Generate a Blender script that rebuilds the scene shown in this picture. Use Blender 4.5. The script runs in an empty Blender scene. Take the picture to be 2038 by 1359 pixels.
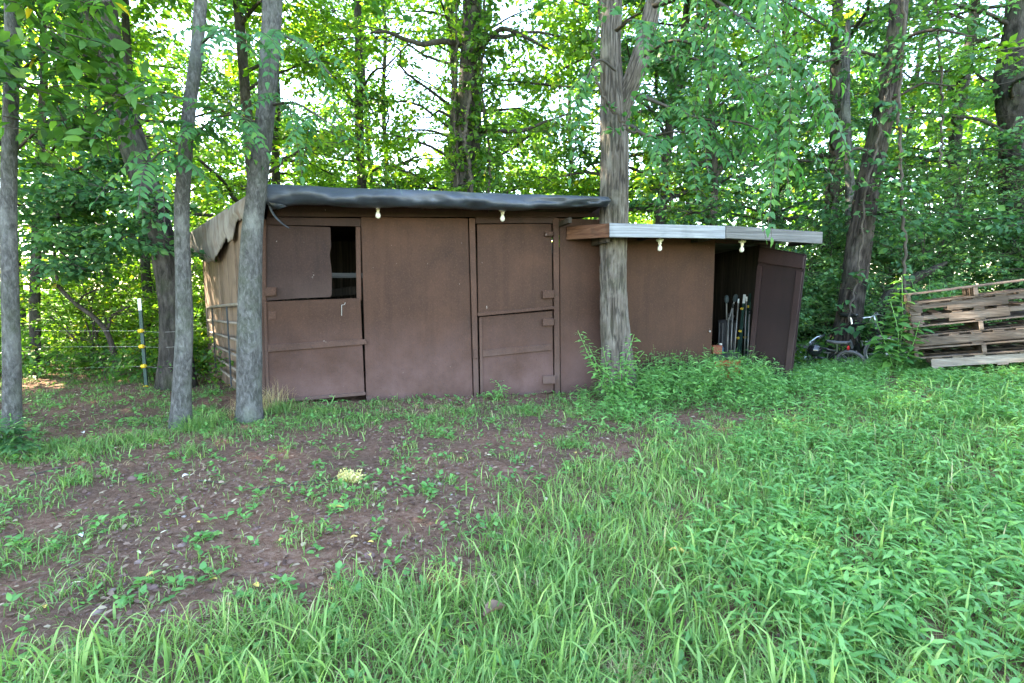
import bpy, bmesh, math
import numpy as np
from mathutils import Vector

# ------------------------------------------------------------------ camera, sky, sun, exposure
sc = bpy.context.scene
C = sc.collection
F_PX, PW, PH = 1000.0, 2038.0, 1359.0
PITCH = math.atan(105 / F_PX)
CAM = np.array([0.0, 0.0, 1.3])
cd = bpy.data.cameras.new('camera'); cam = bpy.data.objects.new('camera', cd); C.objects.link(cam)
cam.location = CAM; cam.rotation_euler = (math.pi / 2 - PITCH, 0, 0)
cd.sensor_width = 36; cd.lens = F_PX / PW * 36; cd.clip_end = 2000; cd.clip_start = 0.05
sc.camera = cam

SUN_AZ, SUN_EL = math.radians(-70), math.radians(42)       # azimuth from +Y towards +X
sd = Vector((math.sin(SUN_AZ) * math.cos(SUN_EL), math.cos(SUN_AZ) * math.cos(SUN_EL), math.sin(SUN_EL)))
w = bpy.data.worlds.new('World'); sc.world = w; w.use_nodes = True
nt = w.node_tree; bg = nt.nodes['Background']
sky = nt.nodes.new('ShaderNodeTexSky'); sky.sky_type = 'NISHITA'; sky.sun_disc = False
sky.sun_elevation = SUN_EL; sky.sun_rotation = SUN_AZ
sky.air_density = 1.0; sky.dust_density = 0.4; sky.ozone_density = 1.6
nt.links.new(sky.outputs[0], bg.inputs[0]); bg.inputs[1].default_value = 0.15
sl = bpy.data.lights.new('sun', 'SUN'); sl.energy = 4.2; sl.angle = math.radians(0.55); sl.color = (1, 0.94, 0.82)
so = bpy.data.objects.new('sun', sl); C.objects.link(so); so.location = (-8, 12, 20)
so.rotation_euler = sd.to_track_quat('Z', 'Y').to_euler()
vs = sc.view_settings; vs.view_transform = 'Standard'; vs.look = 'None'; vs.gamma = 1; vs.exposure = 3.9
vs.use_white_balance = True; vs.white_balance_temperature = 7700; vs.white_balance_tint = 10     # set for open shade, as the photograph was
sc.display_settings.display_device = 'sRGB'
cy = sc.cycles; cy.max_bounces = 9; cy.diffuse_bounces = 6; cy.glossy_bounces = 2; cy.transmission_bounces = 5
cy.transparent_max_bounces = 4; cy.use_denoising = True; cy.caustics_reflective = False; cy.caustics_refractive = False

# ------------------------------------------------------------------ helpers
rng = np.random.default_rng(7)
FWD = np.array([0, math.cos(PITCH), -math.sin(PITCH)]); UPV = np.array([0, math.sin(PITCH), math.cos(PITCH)]); RT = np.array([1.0, 0, 0])

def ray(px, py):
    return RT * ((px - PW / 2) / F_PX) + FWD - UPV * ((py - PH / 2) / F_PX)

def at(px, py, Y):                       # the point of that pixel's ray at world depth Y
    d = ray(px, py); return CAM + d * (Y / d[1])

def onground(px, py, z=0.0):
    d = ray(px, py); return CAM + d * ((z - CAM[2]) / d[2])

def project(P):
    q = np.asarray(P) - CAM
    dz = q @ FWD
    return PW / 2 + F_PX * (q @ RT) / dz, PH / 2 - F_PX * (q @ UPV) / dz

def norm(v):
    return v / np.maximum(np.linalg.norm(v, axis=-1, keepdims=True), 1e-9)

def sstep(a, b, x):
    t = np.clip((x - a) / (b - a), 0, 1); return t * t * (3 - 2 * t)

def _h(ix, iy, iz, seed):
    n = (ix.astype(np.int64) * 374761393 + iy.astype(np.int64) * 668265263 + iz.astype(np.int64) * 2147483647 + seed * 1274126177) & 0xFFFFFFFF
    n = ((n ^ (n >> 13)) * 1274126177) & 0xFFFFFFFF
    n = (n ^ (n >> 16)) & 0xFFFFFFFF
    return n / 4294967295.0

def vnoise(x, y, z=0.0, seed=0):
    x, y, z = np.broadcast_arrays(np.asarray(x, float), np.asarray(y, float), np.asarray(z, float))
    ix, iy, iz = np.floor(x).astype(int), np.floor(y).astype(int), np.floor(z).astype(int)
    fx, fy, fz = x - ix, y - iy, z - iz
    fx, fy, fz = fx * fx * (3 - 2 * fx), fy * fy * (3 - 2 * fy), fz * fz * (3 - 2 * fz)
    r = 0
    for a in (0, 1):
        for b in (0, 1):
            for c in (0, 1):
                r = r + _h(ix + a, iy + b, iz + c, seed) * (fx if a else 1 - fx) * (fy if b else 1 - fy) * (fz if c else 1 - fz)
    return r

def fbm(x, y, z=0.0, seed=0, o=4):
    r, a, t = 0, 0.5, 0
    for k in range(o):
        r = r + a * vnoise(np.asarray(x) * 2 ** k, np.asarray(y) * 2 ** k, np.asarray(z) * 2 ** k, seed + k); t += a; a *= 0.5
    return r / t

# ---- ground height
def gz(x, y):
    x = np.asarray(x, float); y = np.asarray(y, float)
    k = 0.45
    rise = k * np.log1p(np.exp(np.clip((x - 2.15) / k, -30, 30)))
    rise = 2.6 * np.tanh(rise * 0.122 / 2.6)
    fade = 1 - 0.58 * sstep(5.8, 7.6, y)
    near = 0.45 + 0.55 * sstep(1.0, 4.0, y)
    n = (fbm(x * 0.8, y * 0.8, 0, 3, 3) - 0.5) * 0.10 + (fbm(x * 4, y * 4, 0, 9, 2) - 0.5) * 0.03
    far = sstep(14, 40, np.hypot(x, y))
    return rise * fade * near * (1 - far) + n * (1 - 0.3 * far)

# ---- mesh creation
def tag(o, label=None, cat=None, group=None, kind=None):
    if label: o['label'] = label
    if cat: o['category'] = cat
    if group: o['group'] = group
    if kind: o['kind'] = kind
    return o

def mesh_np(name, V, Fc, mats, tint=None, midx=None, smooth=False, fur=None):
    """V (n,3), Fc (m,3) or (m,4)"""
    V = np.ascontiguousarray(V, np.float32); Fc = np.ascontiguousarray(Fc, np.int32)
    me = bpy.data.meshes.new(name)
    k = Fc.shape[1]
    me.vertices.add(len(V)); me.vertices.foreach_set('co', V.ravel())
    me.loops.add(Fc.size); me.loops.foreach_set('vertex_index', Fc.ravel())
    me.polygons.add(len(Fc)); me.polygons.foreach_set('loop_start', np.arange(0, Fc.size, k, dtype=np.int32))
    me.polygons.foreach_set('loop_total', np.full(len(Fc), k, np.int32))
    if smooth: me.polygons.foreach_set('use_smooth', np.ones(len(Fc), bool))
    for m in (mats if isinstance(mats, (list, tuple)) else [mats]): me.materials.append(m)
    if midx is not None: me.polygons.foreach_set('material_index', np.ascontiguousarray(midx, np.int32))
    if tint is not None:
        a = me.attributes.new('tint', 'FLOAT', 'FACE'); a.data.foreach_set('value', np.ascontiguousarray(tint, np.float32))
    if fur is not None:
        a = me.attributes.new('furrow', 'FLOAT', 'POINT'); a.data.foreach_set('value', np.ascontiguousarray(fur, np.float32))
    me.update(calc_edges=True)
    return me

def wloc(o):
    p = Vector((0, 0, 0))
    while o is not None:
        p = p + o.location; o = o.parent
    return np.array(p)

def obj(name, me, parent=None, loc=None):
    o = bpy.data.objects.new(name, me); C.objects.link(o)
    if parent is not None: o.parent = parent
    if loc is not None: o.location = loc
    return o

def part(name, V, Fc, mats, parent, **kw):       # vertices given in world space
    V = np.asarray(V, float) - wloc(parent)
    return obj(name, mesh_np(name, V, Fc, mats, **kw), parent)

def thing(name, label, cat, loc, group=None):
    o = bpy.data.objects.new(name, None); C.objects.link(o); o.location = tuple(loc); o.empty_display_size = 0.1
    return tag(o, label, cat, group)

def solo(name, V, Fc, mats, label, cat, base=None, group=None, kind=None, **kw):   # one-mesh thing
    V = np.asarray(V, float)
    if base is None: base = np.array([V[:, 0].mean(), V[:, 1].mean(), V[:, 2].min()])
    o = obj(name, mesh_np(name, V - base, Fc, mats, **kw), None, tuple(base))
    return tag(o, label, cat, group, kind)

class MB:
    """collects polygons; build() makes ONE mesh, with softened edges"""
    def __init__(s): s.V = []; s.F = []; s.n = 0
    def add(s, V, F):
        s.V += [tuple(v) for v in V]; s.F += [tuple(i + s.n for i in f) for f in F]; s.n += len(V); return s
    def hexa(s, a, b):          # two rings of four points
        return s.add(list(a) + list(b), [(0, 1, 2, 3), (7, 6, 5, 4), (0, 4, 5, 1), (1, 5, 6, 2), (2, 6, 7, 3), (3, 7, 4, 0)])
    def box(s, lo, hi):
        x0, y0, z0 = lo; x1, y1, z1 = hi
        return s.hexa([(x0, y0, z0), (x0, y1, z0), (x1, y1, z0), (x1, y0, z0)], [(x0, y0, z1), (x0, y1, z1), (x1, y1, z1), (x1, y0, z1)])
    def obox(s, c, ax, ay, az):  # centre and three half-axis vectors
        c, ax, ay, az = map(np.asarray, (c, ax, ay, az))
        return s.hexa([c - ax - ay - az, c - ax + ay - az, c + ax + ay - az, c + ax - ay - az], [c - ax - ay + az, c - ax + ay + az, c + ax + ay + az, c + ax - ay + az])
    def tube(s, pts, r, seg=10, cap=True):
        V, F = tube_geo(pts, r, seg)
        n0 = s.n; s.add(V, F)
        if cap:
            k = len(pts)
            s.F.append(tuple(n0 + i for i in reversed(range(seg)))); s.F.append(tuple(n0 + (k - 1) * seg + i for i in range(seg)))
        return s
    def lathe(s, prof, c, axis=(0, 0, 1), seg=16):   # prof: (r, h)
        axis = norm(np.array(axis, float)); t = np.array([1.0, 0, 0]) if abs(axis[0]) < 0.9 else np.array([0, 1.0, 0])
        u = norm(np.cross(axis, t)); v = np.cross(axis, u); V = []; F = []
        for r, h in prof:
            for k in range(seg):
                a = 2 * math.pi * k / seg; V.append(np.asarray(c) + axis * h + (u * math.cos(a) + v * math.sin(a)) * r)
        for i in range(len(prof) - 1):
            for k in range(seg):
                F.append((i * seg + k, i * seg + (k + 1) % seg, (i + 1) * seg + (k + 1) % seg, (i + 1) * seg + k))
        F.append(tuple(reversed(range(seg)))); F.append(tuple((len(prof) - 1) * seg + k for k in range(seg)))
        return s.add(V, F)
    def torus(s, c, axis, R, r, seg=28, m=8):
        axis = norm(np.array(axis, float)); t = np.array([0, 0, 1.0]) if abs(axis[2]) < 0.9 else np.array([1.0, 0, 0])
        u = norm(np.cross(axis, t)); v = np.cross(axis, u); V = []; F = []
        for i in range(seg):
            a = 2 * math.pi * i / seg; d = u * math.cos(a) + v * math.sin(a)
            for k in range(m):
                b = 2 * math.pi * k / m; V.append(np.asarray(c) + d * (R + r * math.cos(b)) + axis * r * math.sin(b))
        for i in range(seg):
            for k in range(m):
                F.append((i * m + k, i * m + (k + 1) % m, ((i + 1) % seg) * m + (k + 1) % m, ((i + 1) % seg) * m + k))
        return s.add(V, F)
    def build(s, name, mat, parent=None, bevel=0.0, smooth=False, base=None, tint=None):
        off = wloc(parent) if parent is not None else (np.zeros(3) if base is None else np.asarray(base))
        me = bpy.data.meshes.new(name); bm = bmesh.new()
        vs = [bm.verts.new(np.asarray(v) - off) for v in s.V]
        for f in s.F:
            try: bm.faces.new([vs[i] for i in f])
            except ValueError: pass
        bmesh.ops.recalc_face_normals(bm, faces=bm.faces)
        if bevel > 0:
            bmesh.ops.bevel(bm, geom=[e for e in bm.edges if e.is_manifold and e.calc_face_angle(0) > 0.6], offset=bevel, segments=1, affect='EDGES', clamp_overlap=True)
        bm.to_mesh(me); bm.free(); me.materials.append(mat)
        if smooth: me.polygons.foreach_set('use_smooth', np.ones(len(me.polygons), bool))
        if tint is not None:
            a = me.attributes.new('tint', 'FLOAT', 'FACE'); a.data.foreach_set('value', np.full(len(me.polygons), tint, np.float32))
        return obj(name, me, parent, None if parent is not None else tuple(off))

def tube_geo(pts, r, seg=10):
    pts = np.asarray(pts, float); n = len(pts); r = np.broadcast_to(np.asarray(r, float), (n,))
    T = norm(np.gradient(pts, axis=0)); ref = np.array([0.13, 0.99, 0.07]); V = []
    u = norm(np.cross(T[0], ref) if abs(T[0] @ ref) < 0.95 else np.cross(T[0], [1.0, 0, 0]))
    for i in range(n):
        u = norm(u - T[i] * (u @ T[i])); v = np.cross(T[i], u)
        for k in range(seg):
            a = 2 * math.pi * k / seg; V.append(pts[i] + (u * math.cos(a) + v * math.sin(a)) * r[i])
    F = [(i * seg + k, i * seg + (k + 1) % seg, (i + 1) * seg + (k + 1) % seg, (i + 1) * seg + k) for i in range(n - 1) for k in range(seg)]
    return V, F

def crom(P, n):                      # Catmull-Rom through rows of P, n samples
    P = np.asarray(P, float); Q = np.vstack([2 * P[0] - P[1], P, 2 * P[-1] - P[-2]])
    L = np.r_[0, np.cumsum(np.linalg.norm(np.diff(P[:, :3], axis=0), axis=1))]
    s = np.linspace(0, L[-1], n); i = np.clip(np.searchsorted(L, s, 'right') - 1, 0, len(P) - 2)
    t = ((s - L[i]) / np.maximum(L[i + 1] - L[i], 1e-9))[:, None]
    a, b, c, d = Q[i], Q[i + 1], Q[i + 2], Q[i + 3]
    return 0.5 * (2 * b + (c - a) * t + (2 * a - 5 * b + 4 * c - d) * t ** 2 + (3 * b - a - 3 * c + d) * t ** 3)

# ------------------------------------------------------------------ materials
def mat(name):
    m = bpy.data.materials.new(name); m.use_nodes = True
    return m, m.node_tree, m.node_tree.nodes['Principled BSDF']

def N(nt, t, **kw):
    n = nt.nodes.new(t)
    for k, v in kw.items():
        if k in n.inputs: n.inputs[k].default_value = v
        else: setattr(n, k, v)
    return n

def coords(nt, scale, kind='Object'):
    tc = N(nt, 'ShaderNodeTexCoord'); mp = N(nt, 'ShaderNodeMapping'); mp.inputs['Scale'].default_value = scale
    nt.links.new(tc.outputs[kind], mp.inputs[0]); return mp.outputs[0]

def ramp(nt, src, stops):
    r = N(nt, 'ShaderNodeValToRGB'); e = r.color_ramp.elements
    while len(e) < len(stops): e.new(0.5)
    for i, (p, c) in enumerate(stops): e[i].position = p; e[i].color = (*c, 1)
    nt.links.new(src, r.inputs[0]); return r.outputs[0]

def noise(nt, vec, scale, detail=4, rough=0.55, dist=0.0):
    n = N(nt, 'ShaderNodeTexNoise'); n.inputs['Scale'].default_value = scale; n.inputs['Detail'].default_value = detail
    n.inputs['Roughness'].default_value = rough; n.inputs['Distortion'].default_value = dist
    if vec is not None: nt.links.new(vec, n.inputs['Vector'])
    return n.outputs['Fac']

def mix(nt, a, b, fac, mode='MIX'):
    m = N(nt, 'ShaderNodeMix', data_type='RGBA', blend_type=mode)
    for i, v in ((0, fac), (6, a), (7, b)):
        if isinstance(v, (int, float)): m.inputs[i].default_value = v
        elif isinstance(v, tuple): m.inputs[i].default_value = (*v, 1)
        else: nt.links.new(v, m.inputs[i])
    return m.outputs[2]

def bump(nt, p, h, strength, dist):
    b = N(nt, 'ShaderNodeBump'); b.inputs['Strength'].default_value = strength; b.inputs['Distance'].default_value = dist
    nt.links.new(h, b.inputs['Height']); nt.links.new(b.outputs[0], p.inputs['Normal'])

def leaf_mat(name, stops, trans=0.45, rough=0.5, tstops=None, spec=0.25):
    m, nt, p = mat(name)
    at_ = N(nt, 'ShaderNodeAttribute', attribute_name='tint')
    col = ramp(nt, at_.outputs['Fac'], stops)
    tcol = ramp(nt, at_.outputs['Fac'], tstops or [(q, (min(1, c[0] * 2.0), min(1, c[1] * 2.1), c[2] * 0.9)) for q, c in stops])
    nt.links.new(col, p.inputs['Base Color']); p.inputs['Roughness'].default_value = rough; p.inputs['Specular IOR Level'].default_value = spec
    tr = N(nt, 'ShaderNodeBsdfTranslucent'); nt.links.new(tcol, tr.inputs[0])
    mx = N(nt, 'ShaderNodeMixShader'); mx.inputs[0].default_value = trans
    nt.links.new(p.outputs[0], mx.inputs[1]); nt.links.new(tr.outputs[0], mx.inputs[2])
    nt.links.new(mx.outputs[0], nt.nodes['Material Output'].inputs[0]); return m

def bark_mat(name, c0, c1, c2, sx=14, sz=2.2, moss=0.0, strength=0.8, fine=60):
    m, nt, p = mat(name)
    v = coords(nt, (sx, sx, sz)); n = noise(nt, v, 1.0, 8, 0.68, 0.6)
    col = ramp(nt, n, [(0.30, c0), (0.52, c1), (0.72, c2)])
    fa = N(nt, 'ShaderNodeAttribute', attribute_name='furrow'); fr_ = ramp(nt, fa.outputs['Fac'], [(0.22, (0.45,) * 3), (0.6, (1,) * 3)])
    col = mix(nt, col, fr_, 1.0, 'MULTIPLY')
    v2 = coords(nt, (1, 1, 0.6)); blot = noise(nt, v2, 5.0, 5, 0.6)
    col = mix(nt, col, (c2[0] * 1.25, c2[1] * 1.28, c2[2] * 1.22), ramp(nt, blot, [(0.52, (0, 0, 0)), (0.7, (0.6, 0.6, 0.6))]))
    if moss > 0:
        ms = noise(nt, coords(nt, (1, 1, 1)), 2.6, 5, 0.6)
        col = mix(nt, col, (0.06, 0.09, 0.03), ramp(nt, ms, [(0.55 - moss * 0.2, (0, 0, 0)), (0.75, (moss, moss, moss))]))
    nt.links.new(col, p.inputs['Base Color']); p.inputs['Roughness'].default_value = 0.9; p.inputs['Specular IOR Level'].default_value = 0.15
    f = noise(nt, coords(nt, (1, 1, 0.35)), fine, 4, 0.7)
    ad = N(nt, 'ShaderNodeMath', operation='ADD'); nt.links.new(n, ad.inputs[0])
    ml = N(nt, 'ShaderNodeMath', operation='MULTIPLY'); nt.links.new(f, ml.inputs[0]); ml.inputs[1].default_value = 0.35
    nt.links.new(ml.outputs[0], ad.inputs[1]); bump(nt, p, ad.outputs[0], strength, 0.03); return m

def ply_mat(name, base, fade=(0.2, 0.15, 0.15), fade_amt=0.6, speck=0.75, rough=0.75, stain=0.45, fz=(0.2, 1.0)):
    """old painted plywood: film of brown paint, specks of wear, washed-out splash zone near the soil by default, runs and stains"""
    m, nt, p = mat(name)
    o = coords(nt, (1, 1, 1))
    fine = noise(nt, o, 55, 5, 0.85); big = noise(nt, o, 1.7, 6, 0.6, 0.4); run = noise(nt, coords(nt, (9, 9, 0.7)), 1.0, 5, 0.6)
    b = tuple(base)
    col = ramp(nt, big, [(0.28, tuple(x * 0.62 for x in b)), (0.5, b), (0.72, (b[0] * 1.4, b[1] * 1.38, b[2] * 1.36))])
    col = mix(nt, col, tuple(x * 0.62 for x in b), ramp(nt, run, [(0.50, (0, 0, 0)), (0.72, (stain * 1.3,) * 3)]))
    sep = N(nt, 'ShaderNodeSeparateXYZ'); nt.links.new(o, sep.inputs[0])
    mr = N(nt, 'ShaderNodeMapRange'); nt.links.new(sep.outputs[2], mr.inputs[0])
    mr.inputs[1].default_value = fz[0]; mr.inputs[2].default_value = fz[1]; mr.inputs[3].default_value = fade_amt; mr.inputs[4].default_value = 0.0
    nb = noise(nt, o, 2.6, 5, 0.65)
    ml = N(nt, 'ShaderNodeMath', operation='MULTIPLY'); nt.links.new(mr.outputs[0], ml.inputs[0])
    nt.links.new(ramp(nt, nb, [(0.3, (0.25,) * 3), (0.66, (1,) * 3)]), ml.inputs[1])
    col = mix(nt, col, fade, ml.outputs[0])
    col = mix(nt, col, (b[0] * 1.9, b[1] * 1.9, b[2] * 2.0), ramp(nt, fine, [(0.52, (0, 0, 0)), (0.66, (speck,) * 3)]))
    col = mix(nt, col, tuple(x * 0.5 for x in b), ramp(nt, fine, [(0.28, (speck,) * 3), (0.44, (0, 0, 0))]))
    chip = noise(nt, coords(nt, (1, 1, 0.5)), 16, 5, 0.75)
    col = mix(nt, col, (0.42, 0.38, 0.34), ramp(nt, chip, [(0.70, (0, 0, 0)), (0.72, (0.6,) * 3)]))
    nt.links.new(col, p.inputs['Base Color']); p.inputs['Roughness'].default_value = rough; p.inputs['Specular IOR Level'].default_value = 0.25
    ad = N(nt, 'ShaderNodeMath', operation='ADD'); nt.links.new(fine, ad.inputs[0]); nt.links.new(noise(nt, coords(nt, (28, 28, 1.2)), 1, 4), ad.inputs[1])
    bump(nt, p, ad.outputs[0], 0.35, 0.004); return m

def wood_mat(name, c0, c1, c2, grain=(3, 3, 40), rough=0.85, stain=(0.03, 0.025, 0.02), stain_amt=0.5, strength=0.5):
    m, nt, p = mat(name)
    g = noise(nt, coords(nt, grain), 1.0, 7, 0.65, 0.8); big = noise(nt, coords(nt, (1, 1, 1)), 4.0, 5, 0.6)
    inf = N(nt, 'ShaderNodeObjectInfo')
    col = ramp(nt, g, [(0.3, c0), (0.5, c1), (0.7, c2)])
    hs = N(nt, 'ShaderNodeHueSaturation'); nt.links.new(col, hs.inputs['Color'])
    mr = N(nt, 'ShaderNodeMapRange'); nt.links.new(inf.outputs['Random'], mr.inputs[0]); mr.inputs[3].default_value = 0.7; mr.inputs[4].default_value = 1.25
    nt.links.new(mr.outputs[0], hs.inputs['Value'])
    col = mix(nt, hs.outputs[0], stain, ramp(nt, big, [(0.5, (0, 0, 0)), (0.75, (stain_amt,) * 3)]))
    nt.links.new(col, p.inputs['Base Color']); p.inputs['Roughness'].default_value = rough; p.inputs['Specular IOR Level'].default_value = 0.2
    bump(nt, p, g, strength, 0.008); return m

def plain_mat(name, c, rough=0.6, metal=0.0, var=0.25, scale=14, spec=0.4, bmp=0.0):
    m, nt, p = mat(name)
    n = noise(nt, coords(nt, (1, 1, 1)), scale, 5, 0.65)
    nt.links.new(ramp(nt, n, [(0.3, tuple(x * (1 - var) for x in c)), (0.7, tuple(min(1, x * (1 + var)) for x in c))]), p.inputs['Base Color'])
    p.inputs['Roughness'].default_value = rough; p.inputs['Metallic'].default_value = metal; p.inputs['Specular IOR Level'].default_value = spec
    if bmp: bump(nt, p, n, bmp, 0.01)
    return m

M = {}
BR = (0.044, 0.0200, 0.0120)
M['ply'] = ply_mat('brown_painted_plywood', BR, fade=(0.110, 0.064, 0.060), fade_amt=0.95)
M['ply_dark'] = ply_mat('dark_stained_plywood', (0.030, 0.0150, 0.0118), fade=(0.075, 0.050, 0.043), fade_amt=0.5, stain=0.7, fz=(1.13, 1.5))  # pale fade raised to cover the lower part of the window board
M['ply_red'] = ply_mat('warm_brown_plywood', (0.040, 0.0172, 0.0092), fade=(0.05, 0.032, 0.025), fade_amt=0.3)
M['trim'] = ply_mat('brown_painted_trim', (0.056, 0.027, 0.018), fade=(0.115, 0.078, 0.073), fade_amt=0.7, stain=0.55)
M['siding'] = wood_mat('weathered_brown_siding', (0.10, 0.065, 0.045), (0.20, 0.135, 0.095), (0.27, 0.19, 0.14), grain=(30, 30, 1.2))
M['maroon'] = ply_mat('dark_maroon_paint', (0.011, 0.0042, 0.0040), fade=(0.035, 0.02, 0.017), fade_amt=0.4, stain=0.6, speck=0.15)
M['maroon_trim'] = ply_mat('worn_maroon_trim', (0.018, 0.0075, 0.0068), fade=(0.07, 0.05, 0.045), fade_amt=0.6)
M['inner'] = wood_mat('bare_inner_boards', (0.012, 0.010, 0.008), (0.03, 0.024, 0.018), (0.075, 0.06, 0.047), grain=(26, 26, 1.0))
M['white_board'] = wood_mat('white_painted_board', (0.13, 0.142, 0.162), (0.225, 0.243, 0.272), (0.31, 0.33, 0.36), grain=(1.3, 1.3, 44), stain=(0.09, 0.095, 0.105), stain_amt=0.5, strength=0.6)
M['grey_board'] = wood_mat('weathered_grey_board', (0.055, 0.055, 0.055), (0.125, 0.125, 0.126), (0.22, 0.22, 0.22), grain=(1.3, 1.3, 46), stain=(0.12, 0.11, 0.11), stain_amt=0.5, strength=1.0)
M['rust_board'] = wood_mat('red_brown_old_board', (0.035, 0.015, 0.009), (0.09, 0.04, 0.023), (0.15, 0.078, 0.048), grain=(3, 3, 30), stain=(0.02, 0.018, 0.014), stain_amt=0.9)
M['pallet'] = wood_mat('pallet_wood', (0.045, 0.032, 0.024), (0.10, 0.074, 0.058), (0.175, 0.138, 0.115), grain=(4, 4, 34), stain=(0.10, 0.08, 0.065), stain_amt=0.6, strength=0.8)
M['pallet_pale'] = wood_mat('pale_pallet_wood', (0.11, 0.09, 0.072), (0.185, 0.157, 0.132), (0.27, 0.24, 0.21), grain=(4, 4, 34), stain=(0.2, 0.16, 0.13), stain_amt=0.4, strength=0.7)
M['steel'] = plain_mat('dull_grey_steel', (0.30, 0.30, 0.29), 0.5, 0.6)
M['gate_pipe'] = plain_mat('rusty_pale_pipe', (0.16, 0.13, 0.105), 0.7, 0.1, var=0.4, scale=22)
M['gate_dark'] = plain_mat('dark_blue_steel', (0.022, 0.033, 0.045), 0.55, 0.3)
M['post_green'] = plain_mat('dark_green_post', (0.016, 0.045, 0.038), 0.55, 0.1)
M['post_white'] = plain_mat('chalky_white_paint', (0.62, 0.64, 0.64), 0.7)
M['yellow'] = plain_mat('yellow_plastic', (0.75, 0.50, 0.03), 0.5)
M['porcelain'] = plain_mat('white_porcelain', (0.72, 0.72, 0.68), 0.35, var=0.08)
M['black'] = plain_mat('black_paint', (0.012, 0.013, 0.015), 0.3, spec=0.6)
M['gloss_black'] = plain_mat('glossy_black_plastic', (0.008, 0.009, 0.011), 0.08, spec=0.7, var=0.1)
M['rubber'] = plain_mat('grey_dusty_rubber', (0.10, 0.10, 0.105), 0.85)
M['chrome'] = plain_mat('worn_chrome', (0.6, 0.62, 0.64), 0.3, 0.9, var=0.15)
M['red'] = plain_mat('red_plastic', (0.5, 0.02, 0.02), 0.4)
M['orange'] = plain_mat('orange_red_box', (0.20, 0.055, 0.025), 0.6)
M['bag'] = plain_mat('grey_canvas', (0.03, 0.031, 0.035), 0.85, var=0.4, scale=30)
M['bluegrey'] = plain_mat('pale_blue_grey_cover', (0.055, 0.08, 0.09), 0.7)

def felt_mat(name, c, pale):
    m, nt, p = mat(name)
    o = coords(nt, (1, 1, 1)); f = noise(nt, o, 260, 2, 0.6); b = noise(nt, coords(nt, (1.2, 1.2, 5)), 2.2, 6, 0.65, 0.5)
    col = ramp(nt, b, [(0.3, tuple(x * 0.7 for x in c)), (0.5, c), (0.72, pale)])
    col = mix(nt, col, tuple(x * 2.4 for x in c), ramp(nt, f, [(0.56, (0, 0, 0)), (0.75, (0.5,) * 3)]))
    nt.links.new(col, p.inputs['Base Color']); p.inputs['Roughness'].default_value = 0.46; p.inputs['Specular IOR Level'].default_value = 0.6
    bump(nt, p, f, 0.5, 0.003); return m
M['felt'] = felt_mat('dark_roofing_felt', (0.020, 0.027, 0.038), (0.055, 0.068, 0.090))
M['felt_old'] = wood_mat('torn_sun_bleached_felt', (0.14, 0.115, 0.10), (0.27, 0.235, 0.21), (0.37, 0.335, 0.31), grain=(7, 7, 2), stain=(0.16, 0.09, 0.06), stain_amt=0.7, strength=0.8)

M['bark_grey'] = bark_mat('smooth_grey_bark', (0.028, 0.027, 0.026), (0.082, 0.081, 0.079), (0.165, 0.165, 0.162), sx=38, sz=16, moss=0.4, strength=0.8, fine=90)
M['bark_dark'] = bark_mat('dark_scaly_bark', (0.018, 0.016, 0.014), (0.046, 0.040, 0.036), (0.095, 0.085, 0.077), sx=20, sz=6, moss=0.3, strength=1.0)
M['bark_furrow'] = bark_mat('furrowed_grey_bark', (0.050, 0.040, 0.032), (0.115, 0.098, 0.084), (0.195, 0.175, 0.157), sx=30, sz=3.0, moss=0.25, strength=0.7)
M['bark_brown'] = bark_mat('stringy_brown_bark', (0.020, 0.016, 0.013), (0.052, 0.042, 0.037), (0.098, 0.083, 0.074), sx=34, sz=2.4, moss=0.25, strength=1.0)
M['twig'] = plain_mat('twig_bark', (0.055, 0.045, 0.036), 0.9, var=0.4)
M['vine'] = plain_mat('vine_bark', (0.06, 0.05, 0.04), 0.9, var=0.4)

LG = [(0.0, (0.028, 0.085, 0.026)), (0.45, (0.056, 0.155, 0.032)), (0.8, (0.10, 0.21, 0.036)), (0.975, (0.13, 0.22, 0.035)), (1.0, (0.42, 0.30, 0.03))]
LD = [(0.0, (0.022, 0.080, 0.038)), (0.5, (0.045, 0.138, 0.052)), (0.9, (0.078, 0.185, 0.06)), (1.0, (0.09, 0.19, 0.05))]
LY = [(0.0, (0.048, 0.13, 0.024)), (0.5, (0.095, 0.205, 0.028)), (0.9, (0.155, 0.27, 0.035)), (1.0, (0.35, 0.30, 0.04))]
M['leaf'] = leaf_mat('green_leaf', LG); M['leaf_dark'] = leaf_mat('blue_green_leaf', LD, trans=0.32); M['leaf_yellow'] = leaf_mat('yellow_green_leaf', LY, trans=0.5)
M['leaf_bank'] = leaf_mat('pale_blue_green_leaf', [(0.0, (0.035, 0.105, 0.052)), (0.5, (0.072, 0.19, 0.080)), (0.9, (0.125, 0.255, 0.10)), (1.0, (0.16, 0.28, 0.09))], trans=0.38)
M['frond'] = leaf_mat('frond_leaflet', [(0.0, (0.03, 0.115, 0.05)), (0.6, (0.05, 0.16, 0.05)), (1.0, (0.09, 0.21, 0.04))], trans=0.4)
GR = [(0.0, (0.075, 0.175, 0.045)), (0.5, (0.175, 0.325, 0.085)), (0.9, (0.28, 0.43, 0.12)), (1.0, (0.42, 0.38, 0.20))]
M['grass'] = leaf_mat('grass_blade', GR, trans=0.35, rough=0.42, spec=0.4, tstops=[(0, (0.08, 0.22, 0.03)), (0.5, (0.16, 0.36, 0.05)), (1, (0.4, 0.5, 0.1))])
M['stilt'] = leaf_mat('stilt_grass_leaf', [(0.0, (0.060, 0.180, 0.055)), (0.5, (0.125, 0.310, 0.095)), (1.0, (0.21, 0.40, 0.12))], trans=0.35, rough=0.42, spec=0.4)
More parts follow.
